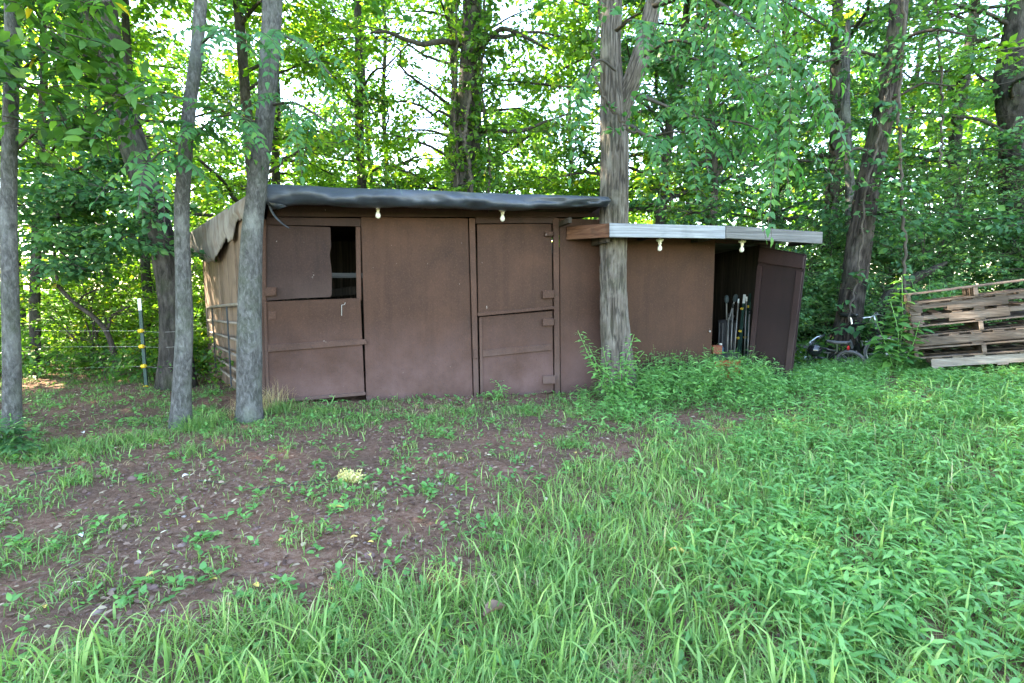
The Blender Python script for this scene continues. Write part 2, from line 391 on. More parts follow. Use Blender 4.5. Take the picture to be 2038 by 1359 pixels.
M['straw'] = leaf_mat('dry_straw', [(0.0, (0.26, 0.20, 0.11)), (0.6, (0.42, 0.34, 0.20)), (1.0, (0.55, 0.47, 0.3))], trans=0.25, rough=0.7)
M['litter'] = leaf_mat('dead_leaf_litter', [(0.0, (0.065, 0.035, 0.028)), (0.45, (0.15, 0.088, 0.07)), (0.75, (0.25, 0.165, 0.125)), (0.93, (0.38, 0.30, 0.21)), (0.97, (0.65, 0.45, 0.12)), (1.0, (0.62, 0.6, 0.55))], trans=0.12, rough=0.85)

def stone_mat():
    m, nt, p = mat('reddish_stone_chip')
    a = N(nt, 'ShaderNodeAttribute', attribute_name='tint')
    nt.links.new(ramp(nt, a.outputs['Fac'], [(0, (0.09, 0.047, 0.041)), (0.5, (0.175, 0.105, 0.094)), (0.85, (0.25, 0.18, 0.165)), (1, (0.30, 0.25, 0.24))]), p.inputs['Base Color'])
    p.inputs['Roughness'].default_value = 0.85; return m
M['stone'] = stone_mat()

def ground_mat():
    m, nt, p = mat('red_brown_soil')
    o = coords(nt, (1, 1, 1)); a = noise(nt, o, 1.1, 6, 0.6, 0.3); b = noise(nt, o, 26, 6, 0.7); c = noise(nt, o, 120, 3, 0.6)
    col = ramp(nt, b, [(0.3, (0.085, 0.041, 0.028)), (0.5, (0.195, 0.102, 0.070)), (0.68, (0.30, 0.185, 0.138))])
    col = mix(nt, col, (0.085, 0.055, 0.043), ramp(nt, a, [(0.42, (0.5,) * 3), (0.6, (0, 0, 0))]))
    col = mix(nt, col, (0.22, 0.165, 0.15), ramp(nt, c, [(0.62, (0, 0, 0)), (0.74, (0.65,) * 3)]))
    # turf takes over far from the yard
    ge = N(nt, 'ShaderNodeNewGeometry'); ln = N(nt, 'ShaderNodeVectorMath', operation='LENGTH'); nt.links.new(ge.outputs['Position'], ln.inputs[0])
    mr = N(nt, 'ShaderNodeMapRange'); nt.links.new(ln.outputs['Value'], mr.inputs[0]); mr.inputs[1].default_value = 9; mr.inputs[2].default_value = 17
    gcol = ramp(nt, noise(nt, o, 3.0, 6, 0.7), [(0.3, (0.05, 0.11, 0.025)), (0.7, (0.11, 0.19, 0.04))])
    col = mix(nt, col, gcol, mr.outputs[0])
    nt.links.new(col, p.inputs['Base Color']); p.inputs['Roughness'].default_value = 0.95; p.inputs['Specular IOR Level'].default_value = 0.1
    ad = N(nt, 'ShaderNodeMath', operation='ADD'); nt.links.new(b, ad.inputs[0]); nt.links.new(c, ad.inputs[1]); bump(nt, p, ad.outputs[0], 0.8, 0.02); return m
M['soil'] = ground_mat()

# ------------------------------------------------------------------ ground: one sheet to the horizon
def axis_pts(n, core, far):
    t = np.linspace(-1, 1, n); k = 5.2
    return np.sinh(t * k) / math.sinh(k) * far * 1.0 + t * core
gx = axis_pts(241, 7.5, 600); gy = axis_pts(241, 7.5, 600) + 4.0
GX, GY = np.meshgrid(gx, gy, indexing='ij'); GV = np.stack([GX, GY, gz(GX, GY)], -1).reshape(-1, 3)
ii = np.arange(240)[:, None] * 241 + np.arange(240)[None]; ii = ii.ravel()
ground = obj('ground', mesh_np('ground', GV, np.stack([ii, ii + 241, ii + 242, ii + 1], 1), M['soil'], smooth=True)); tag(ground, kind='structure')
# ------------------------------------------------------------------ the sheds
WA = math.radians(11)
WO = onground(945, 792); WU = np.array([math.cos(WA), math.sin(WA), 0]); WN = np.array([math.sin(WA), -math.cos(WA), 0]); ZZ = np.array([0, 0, 1.0])

def wp(px, py, off=0.0):                 # pixel -> point on the front-wall plane, 'off' metres in front of it
    d = ray(px, py); t = (off - (CAM - WO) @ WN) / (d @ WN); return CAM + d * t

def W(s, z, off=0.0): return WO + WU * s + WN * off + ZZ * z
def ws(px, py, off=0.0):
    q = wp(px, py, off) - WO; return q @ WU, q[2]

def slab(name, px4, off, thick, mt, parent, bevel=0.004, jag=None):
    """board or panel whose four front corners (TL, TR, BR, BL) sit 'off' in front of the wall plane"""
    f = [wp(x, y, off) for x, y in px4]; b = [p - WN * thick for p in f]
    return MB().hexa(f, b).build(name, mt, parent, bevel)

def polyslab(name, px, off, thick, mt, parent):
    f = [wp(x, y, off) for x, y in px]; b = [p - WN * thick for p in f]; n = len(f)
    return MB().add(f + b, [tuple(range(n)), tuple(reversed(range(n, 2 * n)))] + [(i, (i + 1) % n, n + (i + 1) % n, n + i) for i in range(n)]).build(name, mt, parent, 0)

fl = wp(524, 803)                         # front left foot of the main shed
shed = thing('shed', 'brown plywood shed with split stable doors and dark felt roof', 'shed', (WO[0], WO[1], 0))
# back corners: the left side splays outward, as its visible receding face shows
BLp = onground(416, 744); BLp[2] = 0
s_r = ws(1196, 780)[0]; FRp = W(s_r, 0); BRp = FRp - WN * 2.2
Z0, ZF, ZB = -0.08, 2.20, 1.92
sides = norm((BLp - fl) * [1, 1, 0]); LNrm = np.array([sides[1], -sides[0], 0]);  # outward normal of the left side
if LNrm[0] > 0: LNrm = -LNrm
# front panels, from left to right
slab('corner_post', [(518, 436), (529, 436), (529, 806), (519, 806)], 0.012, 0.06, M['trim'], shed)
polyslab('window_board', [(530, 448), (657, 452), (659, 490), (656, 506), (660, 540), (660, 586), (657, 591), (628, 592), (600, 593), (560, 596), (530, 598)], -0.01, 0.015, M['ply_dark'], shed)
slab('lintel', [(530, 432), (718, 434), (718, 450.5), (530, 447)], 0.006, 0.05, M['ply_dark'], shed)
slab('jamb', [(707.5, 451), (717, 451), (719, 598), (709.5, 598)], 0.004, 0.06, M['trim'], shed)
ld = slab('stable_door', [(523, 600.5), (717, 593), (725.5, 786), (534, 801)], 0.026, 0.028, M['ply'], shed)
slab('batten', [(532, 686.5), (726, 675), (731, 685), (533, 701)], 0.05, 0.023, M['trim'], ld)
slab('batten', [(536, 796), (727, 780), (728, 786.5), (537, 803)], 0.048, 0.022, M['trim'], ld)
slab('batten', [(524, 601), (529.5, 601), (536, 794), (530, 794)], 0.044, 0.018, M['trim'], ld)
slab('hinge', [(527, 572), (549, 571), (549, 588), (527, 589.5)], 0.03, 0.03, M['trim'], shed)
slab('hinge', [(533, 620), (549, 619), (549, 636), (533, 637)], 0.034, 0.012, M['trim'], ld)
lt = MB(); lt.tube([wp(680, 607, 0.035), wp(680, 628, 0.037)], 0.0028, 8); lt.tube([wp(680, 607, 0.035), wp(686, 606, 0.04), wp(687, 602, 0.04)], 0.0028, 8); lt.build('latch', M['steel'], ld)
slab('wall_panel', [(718, 432), (931.5, 434), (941.5, 797), (729, 801)], 0.0, 0.02, M['ply'], shed)
slab('door_post', [(933.5, 434), (945.5, 434), (953.5, 796), (943.5, 797)], 0.022, 0.06, M['trim'], shed)
slab('wall_batten', [(728, 788), (740, 787), (743, 799), (731, 800)], 0.012, 0.012, M['trim'], shed)
ud = slab('upper_door', [(949.5, 446), (1097.5, 445), (1100, 614), (951.5, 625)], 0.008, 0.026, M['ply'], shed)
slab('batten', [(950.5, 622.5), (1103, 609.5), (1103.5, 615), (951, 629.5)], 0.034, 0.026, M['trim'], ud)
lo = slab('lower_door', [(953, 631), (1099.5, 618.5), (1102, 781), (957, 794)], 0.010, 0.026, M['ply'], shed)
slab('batten', [(960.5, 697.5), (1098, 684), (1098.5, 696.5), (961, 710.5)], 0.032, 0.022, M['trim'], lo)
slab('batten', [(953.5, 632), (959.5, 631), (962, 792), (956.5, 793)], 0.028, 0.018, M['trim'], lo)
slab('batten', [(1030, 783.5), (1101, 776), (1101.5, 780.5), (1031, 789)], 0.026, 0.016, M['trim'], lo)
slab('lintel', [(946, 432), (1108, 432), (1108, 444), (946, 444.5)], 0.004, 0.05, M['ply_dark'], shed)
for k, (y0, y1, x0, x1) in enumerate([(461, 470, 1085, 1101), (578.5, 594, 1080.5, 1103), (634.5, 648.5, 1080.5, 1103), (748, 764.5, 1081, 1106)]):
    slab('hinge', [(x0, y0), (x1, y0 - 1), (x1, y1 - 1), (x0, y1)], 0.05, 0.030, M['trim'], lo if y0 > 620 else ud)
slab('latch', [(942, 696), (950, 695), (952, 713), (944, 714)], 0.038, 0.016, M['trim'], shed)
slab('door_post', [(1101, 434), (1112.5, 434), (1115, 786), (1104.5, 787)], 0.016, 0.05, M['trim'], shed)
slab('wall_panel', [(1113.5, 434), (1196, 437), (1196, 792), (1116, 798)], -0.004, 0.02, M['ply'], shed)
slab('sill_board', [(722, 797), (942, 794), (942, 803), (722, 806)], -0.006, 0.03, M['ply_dark'], shed)
# sides and back: left side is built of upright siding boards
def top_at(t): return (ZF - 0.02) * (1 - t) + ZB * t
nb = 13
Llen = np.linalg.norm((BLp - fl)[:2])
for i in range(nb):
    a0, a1 = (i + 0.02) / nb, (i + 0.98) / nb
    p0 = fl + sides * Llen * a0; p1 = fl + sides * Llen * a1; th = LNrm * -0.02; jit = LNrm * float(rng.uniform(-0.006, 0.006))
    zb = Z0 + float(rng.uniform(0, 0.06))
    MB().hexa([p0 + jit + ZZ * zb, p1 + jit + ZZ * zb, p1 + jit + ZZ * top_at(a1), p0 + jit + ZZ * top_at(a0)],
              [p0 + jit + th + ZZ * zb, p1 + jit + th + ZZ * zb, p1 + jit + th + ZZ * top_at(a1), p0 + jit + th + ZZ * top_at(a0)]).build('siding_board', M['siding'], shed, 0.003)
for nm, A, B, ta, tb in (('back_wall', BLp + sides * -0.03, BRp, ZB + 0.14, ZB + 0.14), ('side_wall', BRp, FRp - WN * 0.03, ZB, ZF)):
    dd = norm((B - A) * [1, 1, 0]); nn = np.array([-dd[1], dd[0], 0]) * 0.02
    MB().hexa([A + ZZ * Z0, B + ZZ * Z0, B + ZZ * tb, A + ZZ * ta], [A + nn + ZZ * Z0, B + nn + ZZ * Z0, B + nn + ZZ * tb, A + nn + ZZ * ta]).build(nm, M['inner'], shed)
# roof: plank deck and a felt sheet rolled over the front edge
EO = 0.46
sL, zL = ws(531, 369, EO); sR, zR = ws(1209, 396, EO)
FLr = W(sL, 0, EO); FRr = W(sR, 0, EO)
BLr = BLp + sides * 0.06 + LNrm * 0.16; BRr = W(sR, 0, -2.35)
zb_l = at(402, 470, BLr[1])[2]; zb_r = zb_l + 0.02
def roofpt(t, q):                        # t along the front, q from front (0) to back (1)
    p = (FLr * (1 - t) + FRr * t) * (1 - q) + (BLr * (1 - t) + BRr * t) * q
    z = (zL * (1 - t) + zR * t) * (1 - q) + (zb_l * (1 - t) + zb_r * t) * q
    return np.array([p[0], p[1], z])
npl = 7
roof = None
for i in range(npl):
    q0, q1 = i / npl + 0.004, (i + 1) / npl - 0.004
    q0 = max(q0, 0.03)
    a = [roofpt(0.004, q0), roofpt(0.996, q0), roofpt(0.996, q1), roofpt(0.004, q1)]
    MB().hexa([p - ZZ * 0.05 for p in a], [p - ZZ * 0.025 for p in a]).build('roof_board', M['inner'], shed)
nT, prof = 120, [(1.0, 0, 0), (0.75, 0, 0), (0.5, 0, 0), (0.3, 0, 0.004), (0.15, 0, 0.006), (0.07, 0, 0.004), (0.03, 0, 0), (0.01, 0, -0.006), (0.0, 0.02, -0.018), (0, 0.045, -0.045), (0, 0.06, -0.08), (0, 0.064, -0.115), (0, 0.058, -0.15), (0, 0.045, -0.18), (0, 0.02, -0.205), (0, -0.015, -0.222), (0, -0.05, -0.228), (0, -0.09, -0.222)]
V = []
for i in range(nT):
    t = i / (nT - 1); x = t * 4.2
    dip = (fbm(x * 1.7, 0.3, 0, 5, 3) - 0.5); hang = 0.030 * (fbm(x * 0.9, 2.2, 0, 8, 2) - 0.5) - 0.028 * math.exp(-(t / 0.05) ** 2) * 1.0
    shrink = 1 - 0.42 * sstep(0.55, 1.0, t)
    for j, (q, o, dz) in enumerate(prof):
        p = roofpt(t, q); lip = max(0, (j - 7) / 10)
        dent = (vnoise(x * 4.5, j * 0.45, 0, 21) - 0.5) * 0.085 * min(1, lip * 2.5) + (vnoise(x * 11, j * 0.6, 0, 23) - 0.5) * 0.035 * min(1, lip * 2.5) + dip * 0.09 * lip
        p = p + WN * (o + dent - 0.02 * (lip > 0) * 0) + ZZ * (dz * shrink * 0.76 + 0.018 + hang * lip * 2 + (fbm(x * 2, q * 6, 0, 4, 3) - 0.5) * 0.02)
        V.append(p)
m = len(prof); idx = np.array([(i * m + j, (i + 1) * m + j, (i + 1) * m + j + 1, i * m + j + 1) for i in range(nT - 1) for j in range(m - 1)])
felt = part('roof_felt', np.array(V), idx, M['felt'], shed, smooth=True); felt['label'] = 'dark blue grey felt sheet rolled over the front eave'
md = felt.modifiers.new('sheet', 'SOLIDIFY'); md.thickness = 0.006
# soffit board above the doors and the strip closing the wall head
slab('fascia', [(534, 396), (1196, 409), (1196, 432), (531, 431)], -0.02, 0.03, M['ply_dark'], shed)
# torn felt hanging down the left side
out = [(0.0, 0.10), (0.05, 0.20), (0.09, 0.44), (0.16, 0.52), (0.2, 0.48), (0.24, 0.30), (0.27, 0.27), (0.33, 0.29), (0.36, 0.55), (0.40, 0.60), (0.44, 0.45), (0.5, 0.66), (0.6, 0.82), (0.7, 0.78), (0.78, 0.70), (0.86, 0.55), (0.93, 0.52), (1.0, 0.34)]
ts = np.linspace(0, 1, 90); dr = np.interp(ts, [o[0] for o in out], [o[1] for o in out]) * 0.62 + 0.012 * rng.standard_normal(90)
nd = 12; V = []
edge0, edge1 = roofpt(0, 0.0), roofpt(0, 1.0)
for t, d in zip(ts, dr):
    e = edge0 * (1 - t) + edge1 * t
    for j in range(nd):
        f = j / (nd - 1); wv = (fbm(t * 9, f * 2, 0, 31, 3) - 0.5) * 0.10 * f
        V.append(e + LNrm * (0.03 * math.sin(f * 2.2) - 0.05 * f + wv + 0.02) - ZZ * (d * f - 0.012 * (1 - f)))
idx = np.array([(i * nd + j, (i + 1) * nd + j, (i + 1) * nd + j + 1, i * nd + j + 1) for i in range(89) for j in range(nd - 1)])
fp = part('felt_flap', np.array(V), idx, M['felt_old'], shed, smooth=True); fp['label'] = 'torn faded felt hanging over the side boards'
fp.modifiers.new('sheet', 'SOLIDIFY').thickness = 0.005
# curled strip and loose corner at the front left of the felt
cv = []
for i in range(14):
    t = i / 13; p = W(sL + 0.01 + 0.16 * t ** 2.2, zL - 0.17 - 0.23 * t, EO - 0.04 - 0.05 * t)
    cv.append((p - WU * 0.010 + WN * 0.02, p + WU * 0.008))
part('felt_curl', np.array([v for c in cv for v in c]), np.array([(2 * i, 2 * i + 1, 2 * i + 3, 2 * i + 2) for i in range(13)]), M['felt'], shed, smooth=True).modifiers.new('s', 'SOLIDIFY').thickness = 0.006
tri = [wp(535, 402, EO + .05), wp(560, 406, EO + .07), wp(571, 410, EO + .05), wp(552, 417, EO + .04)]
part('felt_corner', np.array(tri), np.array([(0, 1, 2, 3)]), M['felt'], shed).modifiers.new('s', 'SOLIDIFY').thickness = 0.006

def bulb(px, ytop, ybot, off, parent, head=0.05):
    s0, zt = ws(px, ytop, off); zb = ws(px, ybot, off)[1]; c = W(s0, 0, off); h = zt - zb
    b = MB().lathe([(0.012, head), (0.012, 0.012), (0.042, 0.012), (0.044, 0.0), (0.038, -0.010), (0.021, -0.016), (0.019, -0.046), (0.014, -0.050)], c + ZZ * zt, seg=20).build('lamp_holder', M['porcelain'], parent, smooth=False)
    MB().lathe([(0.012, -0.045), (0.014, -0.056), (0.023, -0.076), (0.027, -0.094), (0.023, -0.112), (0.012, -0.122), (0.002, -0.125)], c + ZZ * zt, seg=18).build('bulb', M['porcelain'], b, smooth=True)
def roof_under(px, off):
    s0 = ws(px, 420, off)[0]; t = (s0 - sL) / (sR - sL); q = (EO - off) / 2.8
    return roofpt(t, q)[2] - 0.05
for px in (752, 1000):
    p = ws(px, 411 if px < 900 else 418, 0.24); bulb(px, 411 if px < 900 else 418, 433, 0.24, shed, roof_under(px, 0.24) - p[1] + 0.01)
# bracket at the right end of the eave
MB().obox(W(ws(1124, 440, 0.2)[0], 2.06, 0.2), WU * 0.02, WN * 0.2, ZZ * 0.03).build('rafter', M['inner'], shed, 0.003)
for px in (560, 700, 840, 980):
    MB().obox(W(ws(px, 440, 0.2)[0], 2.22, 0.2), WU * 0.02, WN * 0.22, ZZ * 0.03).build('rafter', M['inner'], shed, 0.003)
# things inside, seen through the gap
MB().obox(W(ws(684, 548, -0.5)[0], ws(684, 548, -0.5)[1], -0.5), WU * 0.6, WN * 0.02, ZZ * 0.03).build('inner_rail', M['grey_board'], shed, 0.004)
MB().obox(W(ws(684, 580, -0.8)[0], ws(684, 580, -0.8)[1], -0.8), WU * 0.7 + ZZ * 0.08, WN * 0.02, ZZ * 0.05).build('inner_rail', M['inner'], shed, 0.004)

# ------------------------------------------------------------------ lean-to at the right
lean = thing('lean_to_shed', 'low brown lean-to shed with white and grey fascia and its door open', 'shed', W(ws(1420, 750)[0], 0) * [1, 1, 0])
AO = 0.60
ZA = 1.83
slab('wall_panel', [(1197, 470), (1424, 474), (1413.5, 775), (1197, 792)], 0.002, 0.02, M['ply_red'], lean)
slab('jamb', [(1513, 484), (1543, 486), (1538, 770), (1506, 770)], -0.002, 0.04, M['maroon'], lean)
s0, s1 = ws(1197, 480)[0], ws(1545, 490)[0]
sJ = ws(1424, 480)[0]
slab('header', [(1424.5, 470), (1543, 474), (1543, 487), (1424.5, 484)], 0.004, 0.03, M['ply_dark'], lean)
def wall_l(nm, A, B, zt, mt):
    dd = norm((B - A) * [1, 1, 0]); nn = np.array([-dd[1], dd[0], 0]) * 0.02
    return MB().hexa([A + ZZ * -0.1, B + ZZ * -0.1, B + ZZ * zt, A + ZZ * zt], [A + nn + ZZ * -0.1, B + nn + ZZ * -0.1, B + nn + ZZ * zt, A + nn + ZZ * zt]).build(nm, mt, lean)
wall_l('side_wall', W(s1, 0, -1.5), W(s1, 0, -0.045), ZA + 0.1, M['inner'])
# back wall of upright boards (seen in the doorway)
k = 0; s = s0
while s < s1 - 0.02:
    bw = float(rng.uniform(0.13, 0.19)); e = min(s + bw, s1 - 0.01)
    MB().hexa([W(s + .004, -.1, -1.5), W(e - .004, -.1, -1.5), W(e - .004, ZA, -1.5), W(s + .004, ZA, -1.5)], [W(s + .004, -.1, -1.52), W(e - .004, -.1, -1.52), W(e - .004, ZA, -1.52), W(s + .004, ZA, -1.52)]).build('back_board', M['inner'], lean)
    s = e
# fascia boards
slab('fascia_board', [(1213.5, 443.5), (1444, 449.5), (1444, 474.5), (1213.5, 471.5)], AO, 0.03, M['white_board'], lean)['label'] = 'white painted fascia board'
slab('fascia_board', [(1445, 448.5), (1638, 461.5), (1637, 485), (1445, 474)], AO + 0.004, 0.03, M['grey_board'], lean)['label'] = 'bare weathered grey fascia board'
c0, c1 = wp(1213, 444, AO - 0.002), wp(1213, 472, AO - 0.002); e0, e1 = wp(1128, 450.5, 0.03), wp(1128, 477, 0.03)
th = np.array([-0.004, 0.028, 0]);
MB().hexa([c0, c1, e1, e0], [c0 + th, c1 + th, e1 + th, e0 + th]).build('fascia_board', M['rust_board'], lean, 0.003)['label'] = 'red brown side fascia board'
# roof sheet and its boards
sA, sB = ws(1214, 446, AO)[0], ws(1637, 462, AO)[0]
def rz(s): t = (s - sA) / (sB - sA); return wp(1213.5, 443.5, AO)[2] * (1 - t) + wp(1638, 461.5, AO)[2] * t
sW = ws(1128, 450, 0.03)[0]
nrb = 6
for i in range(nrb):
    o0 = (AO - 0.034) - i * 0.36; o1 = o0 - 0.352
    sl0 = sA + (sW - sA) * min(1, max(0, (AO - o0) / AO)); sl1 = sA + (sW - sA) * min(1, max(0, (AO - o1) / AO))
    if o0 < 0.03: sl0 = ws(1200, 450, 0)[0]
    if o1 < 0.03: sl1 = ws(1200, 450, 0)[0]
    dz0, dz1 = -0.055 * (AO - o0), -0.055 * (AO - o1)
    a = [W(sl0 + .02, rz(sl0) - 0.004 + dz0, o0), W(sB - .01, rz(sB) - 0.004 + dz0, o0), W(sB - .01, rz(sB) - 0.004 + dz1, o1), W(sl1 + .02, rz(sl1) - 0.004 + dz1, o1)]
    MB().hexa([p - ZZ * 0.022 for p in a], a).build('roof_board', M['grey_board'], lean)
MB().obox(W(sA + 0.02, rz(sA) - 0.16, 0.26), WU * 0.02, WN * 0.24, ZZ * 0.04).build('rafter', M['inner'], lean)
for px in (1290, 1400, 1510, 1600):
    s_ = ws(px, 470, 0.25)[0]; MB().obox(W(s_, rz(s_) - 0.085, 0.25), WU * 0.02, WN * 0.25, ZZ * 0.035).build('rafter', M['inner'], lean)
for px, yt in ((1313.5, 478), (1477, 481)):
    z_ = ws(px, yt, 0.36)[1]; s_ = ws(px, yt, 0.36)[0]; bulb(px, yt, 492, 0.36, lean, max(0.02, rz(s_) - 0.04 - z_))
# door swung outward, sagging on its hinges
h_t, h_b = wp(1512, 490, 0.03), wp(1506, 768, 0.03)
e_t, e_b = at(1604.5, 506, 6.12), at(1574, 760, 6.02)
_n = norm(np.cross(e_t - h_t, e_b - h_t)); h_b = h_b - _n * ((h_b - h_t) @ _n)      # keep the leaf flat
dn = norm(np.cross(e_t - h_b, h_t - e_b)); dn = dn if dn[0] > 0 else -dn
dt = dn * 0.024
odoor = MB().hexa([h_t, e_t, e_b, h_b], [h_t + dt, e_t + dt, e_b + dt, h_b + dt]).build('open_door', M['maroon'], lean, 0.003); odoor['label'] = 'dark maroon plank door swung outward'
def dq(u, v): return (h_t * (1 - u) + e_t * u) * (1 - v) + (h_b * (1 - u) + e_b * u) * v
def dslab(nm, u0, u1, v0, v1, mt, th=0.03):
    a = [dq(u0, v0), dq(u1, v0), dq(u1, v1), dq(u0, v1)]; a = [p - dn * 0.002 for p in a]
    return MB().hexa(a, [p - dn * th for p in a]).build(nm, mt, odoor, 0.004)
dslab('stile', 0.86, 0.985, 0.14, 1.0, M['maroon_trim']); dslab('rail', 0.02, 0.985, 0.015, 0.115, M['maroon_trim']); dslab('rail', 0.02, 0.84, 0.86, 0.97, M['maroon_trim']); dslab('stile', 0.01, 0.12, 0.14, 0.85, M['maroon_trim'])
MB().lathe([(0.004, 0), (0.009, 0.01), (0.012, 0.025), (0.006, 0.03)], wp(1411, 659, 0.0), WN, 10).build('knob', M['steel'], lean)

# ---- what stands in the doorway
def steel_post(px_b, px_t, ytop, off, label, ptop=True, group=None, nins=3, ybot=745):
    b = wp(px_b, ybot, off); b[2] = 0.0 if off < 0 else gz(b[0], b[1]); t = wp(px_t, ytop, off)
    root = thing('steel_post', label, 'fence post', b, group)
    d = t - b; dd = norm(d); sx = norm(np.cross(dd, WN)); sy = np.cross(sx, dd)
    def bar(f0, f1, c, ax, ay): p0, p1 = b + d * f0 + c, b + d * f1 + c; return MB().hexa([p0 - ax - ay, p0 - ax + ay, p0 + ax + ay, p0 + ax - ay], [p1 - ax - ay, p1 - ax + ay, p1 + ax + ay, p1 + ax - ay])
    ms = bar(0, 0.9 if ptop else 1, 0, sx * 0.018, sy * 0.003); ms.hexa(*[[p for p in r] for r in ([b - sx * .003 + sy * .003, b - sx * .003 + sy * .034, b + sx * .003 + sy * .034, b + sx * .003 + sy * .003], [b + d * .9 - sx * .003 + sy * .003, b + d * .9 - sx * .003 + sy * .034, b + d * .9 + sx * .003 + sy * .034, b + d * .9 + sx * .003 + sy * .003])])
    ms.build('post_bar', M['post_green'], root)
    if ptop: bar(0.9, 1.0, 0, sx * 0.0185, sy * 0.0035).build('painted_tip', M['post_white'], root)
    for f in np.linspace(0.12, 0.84, nins) if nins else []:
        p = b + d * (f + float(rng.uniform(-.02, .02))) - sy * 0.012
        MB().lathe([(0.008, -0.022), (0.02, -0.016), (0.022, 0), (0.02, 0.016), (0.008, 0.022)], p, dd, 10).obox(p - sy * 0.025, sx * 0.012, sy * 0.012, dd * 0.008).build('insulator', M['yellow'], root)
    return root
for i, (pb, pt, yt, of) in enumerate([(1463, 1482, 586, -0.42), (1468, 1477, 640, -0.36), (1477, 1493, 584, -0.46), (1484, 1488, 600, -0.55), (1491, 1495, 590, -0.5)]):
    steel_post(pb, pt, yt, of, 'white-tipped green steel fence post leaning inside the lean-to doorway' if i == 0 else 'plain dark green steel fence post with yellow insulators leaning inside the lean-to doorway', ptop=(i in (0,)), group='fence posts stored in the doorway', nins=3 if i % 2 == 0 else 2)
for pb, pt, yt, of in ((1453, 1459, 606, -.5), (1458, 1470, 596, -.45), (1471, 1481, 612, -.5), (1480, 1486, 592, -.42), (1486, 1492, 618, -.38), (1447, 1450, 625, -.55)):
    b = wp(pb, 745, of); b[2] = 0.0; t = wp(pt, yt, of); rd = thing('metal_rod', 'slim grey metal rod with a capped end in the bundle leaning in the doorway', 'rod', b, 'metal rods in the doorway')
    MB().tube([b, t], 0.009, 8).build('shaft', M['steel'], rd, smooth=True); MB().tube([t - norm(t - b) * .05, t + norm(t - b) * .012], 0.0125, 8).build('end_cap', M['post_white' if pb in (1458, 1480) else 'black'], rd, smooth=True)
# tall narrow bag with covered handles
bb = wp(1441, 745, -0.7); bb[2] = 0.0
bag = thing('canvas_bag', 'tall narrow grey ribbed bag with covered handles standing in the doorway', 'bag', bb)
zt = ws(1446, 638, -0.7)[1]
ax = norm(wp(1447, 638, -0.7) - bb)
Vb = MB().lathe([(0.10, 0.0), (0.115, 0.03), (0.11, zt * 0.3), (0.10, zt * 0.55), (0.108, zt * 0.8), (0.12, zt * 0.96), (0.125, zt), (0.10, zt + 0.01)], bb, ax, 18).build('bag_body', M['bag'], bag, smooth=True)
for k in range(7):
    a = math.pi + k * math.pi / 6; dv = WU * math.cos(a) * 0.112 + WN * -math.sin(a) * 0.112
    MB().tube([bb + dv * 1.02 + ax * 0.05, bb + dv + ax * zt * 0.5, bb + dv * 1.06 + ax * (zt - 0.03)], 0.008, 6).build('rib', M['rubber'], bag)
for px0, yt_, hm in ((1446, 590, 'bluegrey'), (1465, 588, 'bluegrey'), (1438, 640, 'black'), (1458, 628, 'rubber')):
    t = wp(px0, yt_, -0.7); b0 = bb + ax * (zt - 0.1); MB().tube([b0, b0 * .4 + t * .6, t], [0.01, 0.01, 0.012], 8).build('shaft', M['steel'], bag)
    MB().lathe([(0.012, -0.10), (0.030, -0.07), (0.034, -0.03), (0.024, 0.01), (0.004, 0.02)], t, norm(t - b0), 12).build('handle_cover', M[hm], bag, smooth=True)
# red machine and orange box low in the doorway
rb = wp(1437, 745, -0.32); rb[2] = 0.0
red = thing('tool_chest', 'low red tool chest with black lid just inside the lean-to doorway', 'tool chest', rb)
zz = ws(1437, 703, -0.32)[1]
MB().obox(rb + ZZ * zz * .40, WU * .20, WN * .13, ZZ * zz * .40).build('chest_body', M['red'], red, 0.012)
MB().obox(rb + ZZ * zz * .90, WU * .205, WN * .135, ZZ * zz * .099).build('lid', M['black'], red, 0.012)
MB().tube([rb + WU * -.08 + WN * .13 + ZZ * zz * .6, rb + WU * -.08 + WN * .16 + ZZ * zz * .6, rb + WU * .08 + WN * .16 + ZZ * zz * .6, rb + WU * .08 + WN * .13 + ZZ * zz * .6], 0.008, 8).build('handle', M['black'], red)
ob_ = wp(1424, 703, -0.30); ob = np.array([ob_[0], ob_[1], zz])
z2 = ws(1424, 687, -0.30)[1]
bx = MB().obox(ob + ZZ * (z2 - zz) * .5, WU * .07, WN * .05, ZZ * (z2 - zz) * .5).build('orange_box', M['orange'], None, 0.005, base=ob); tag(bx, 'small orange red box lying on the red tool chest', 'box')
jp = wp(1434, 690, -0.38); jp[2] = zz
jug = thing('jug', 'small blue jug with white cap on the red tool chest', 'jug', jp)
M['blue'] = plain_mat('blue_plastic', (0.02, 0.09, 0.16), 0.4)
MB().lathe([(0.04, 0), (0.045, 0.01), (0.045, 0.06), (0.035, 0.085), (0.015, 0.1), (0.015, 0.11)], jp, seg=16).build('jug_body', M['blue'], jug, smooth=True)
MB().lathe([(0.018, 0.11), (0.018, 0.13), (0.012, 0.133)], jp, seg=14).build('cap', M['porcelain'], jug)

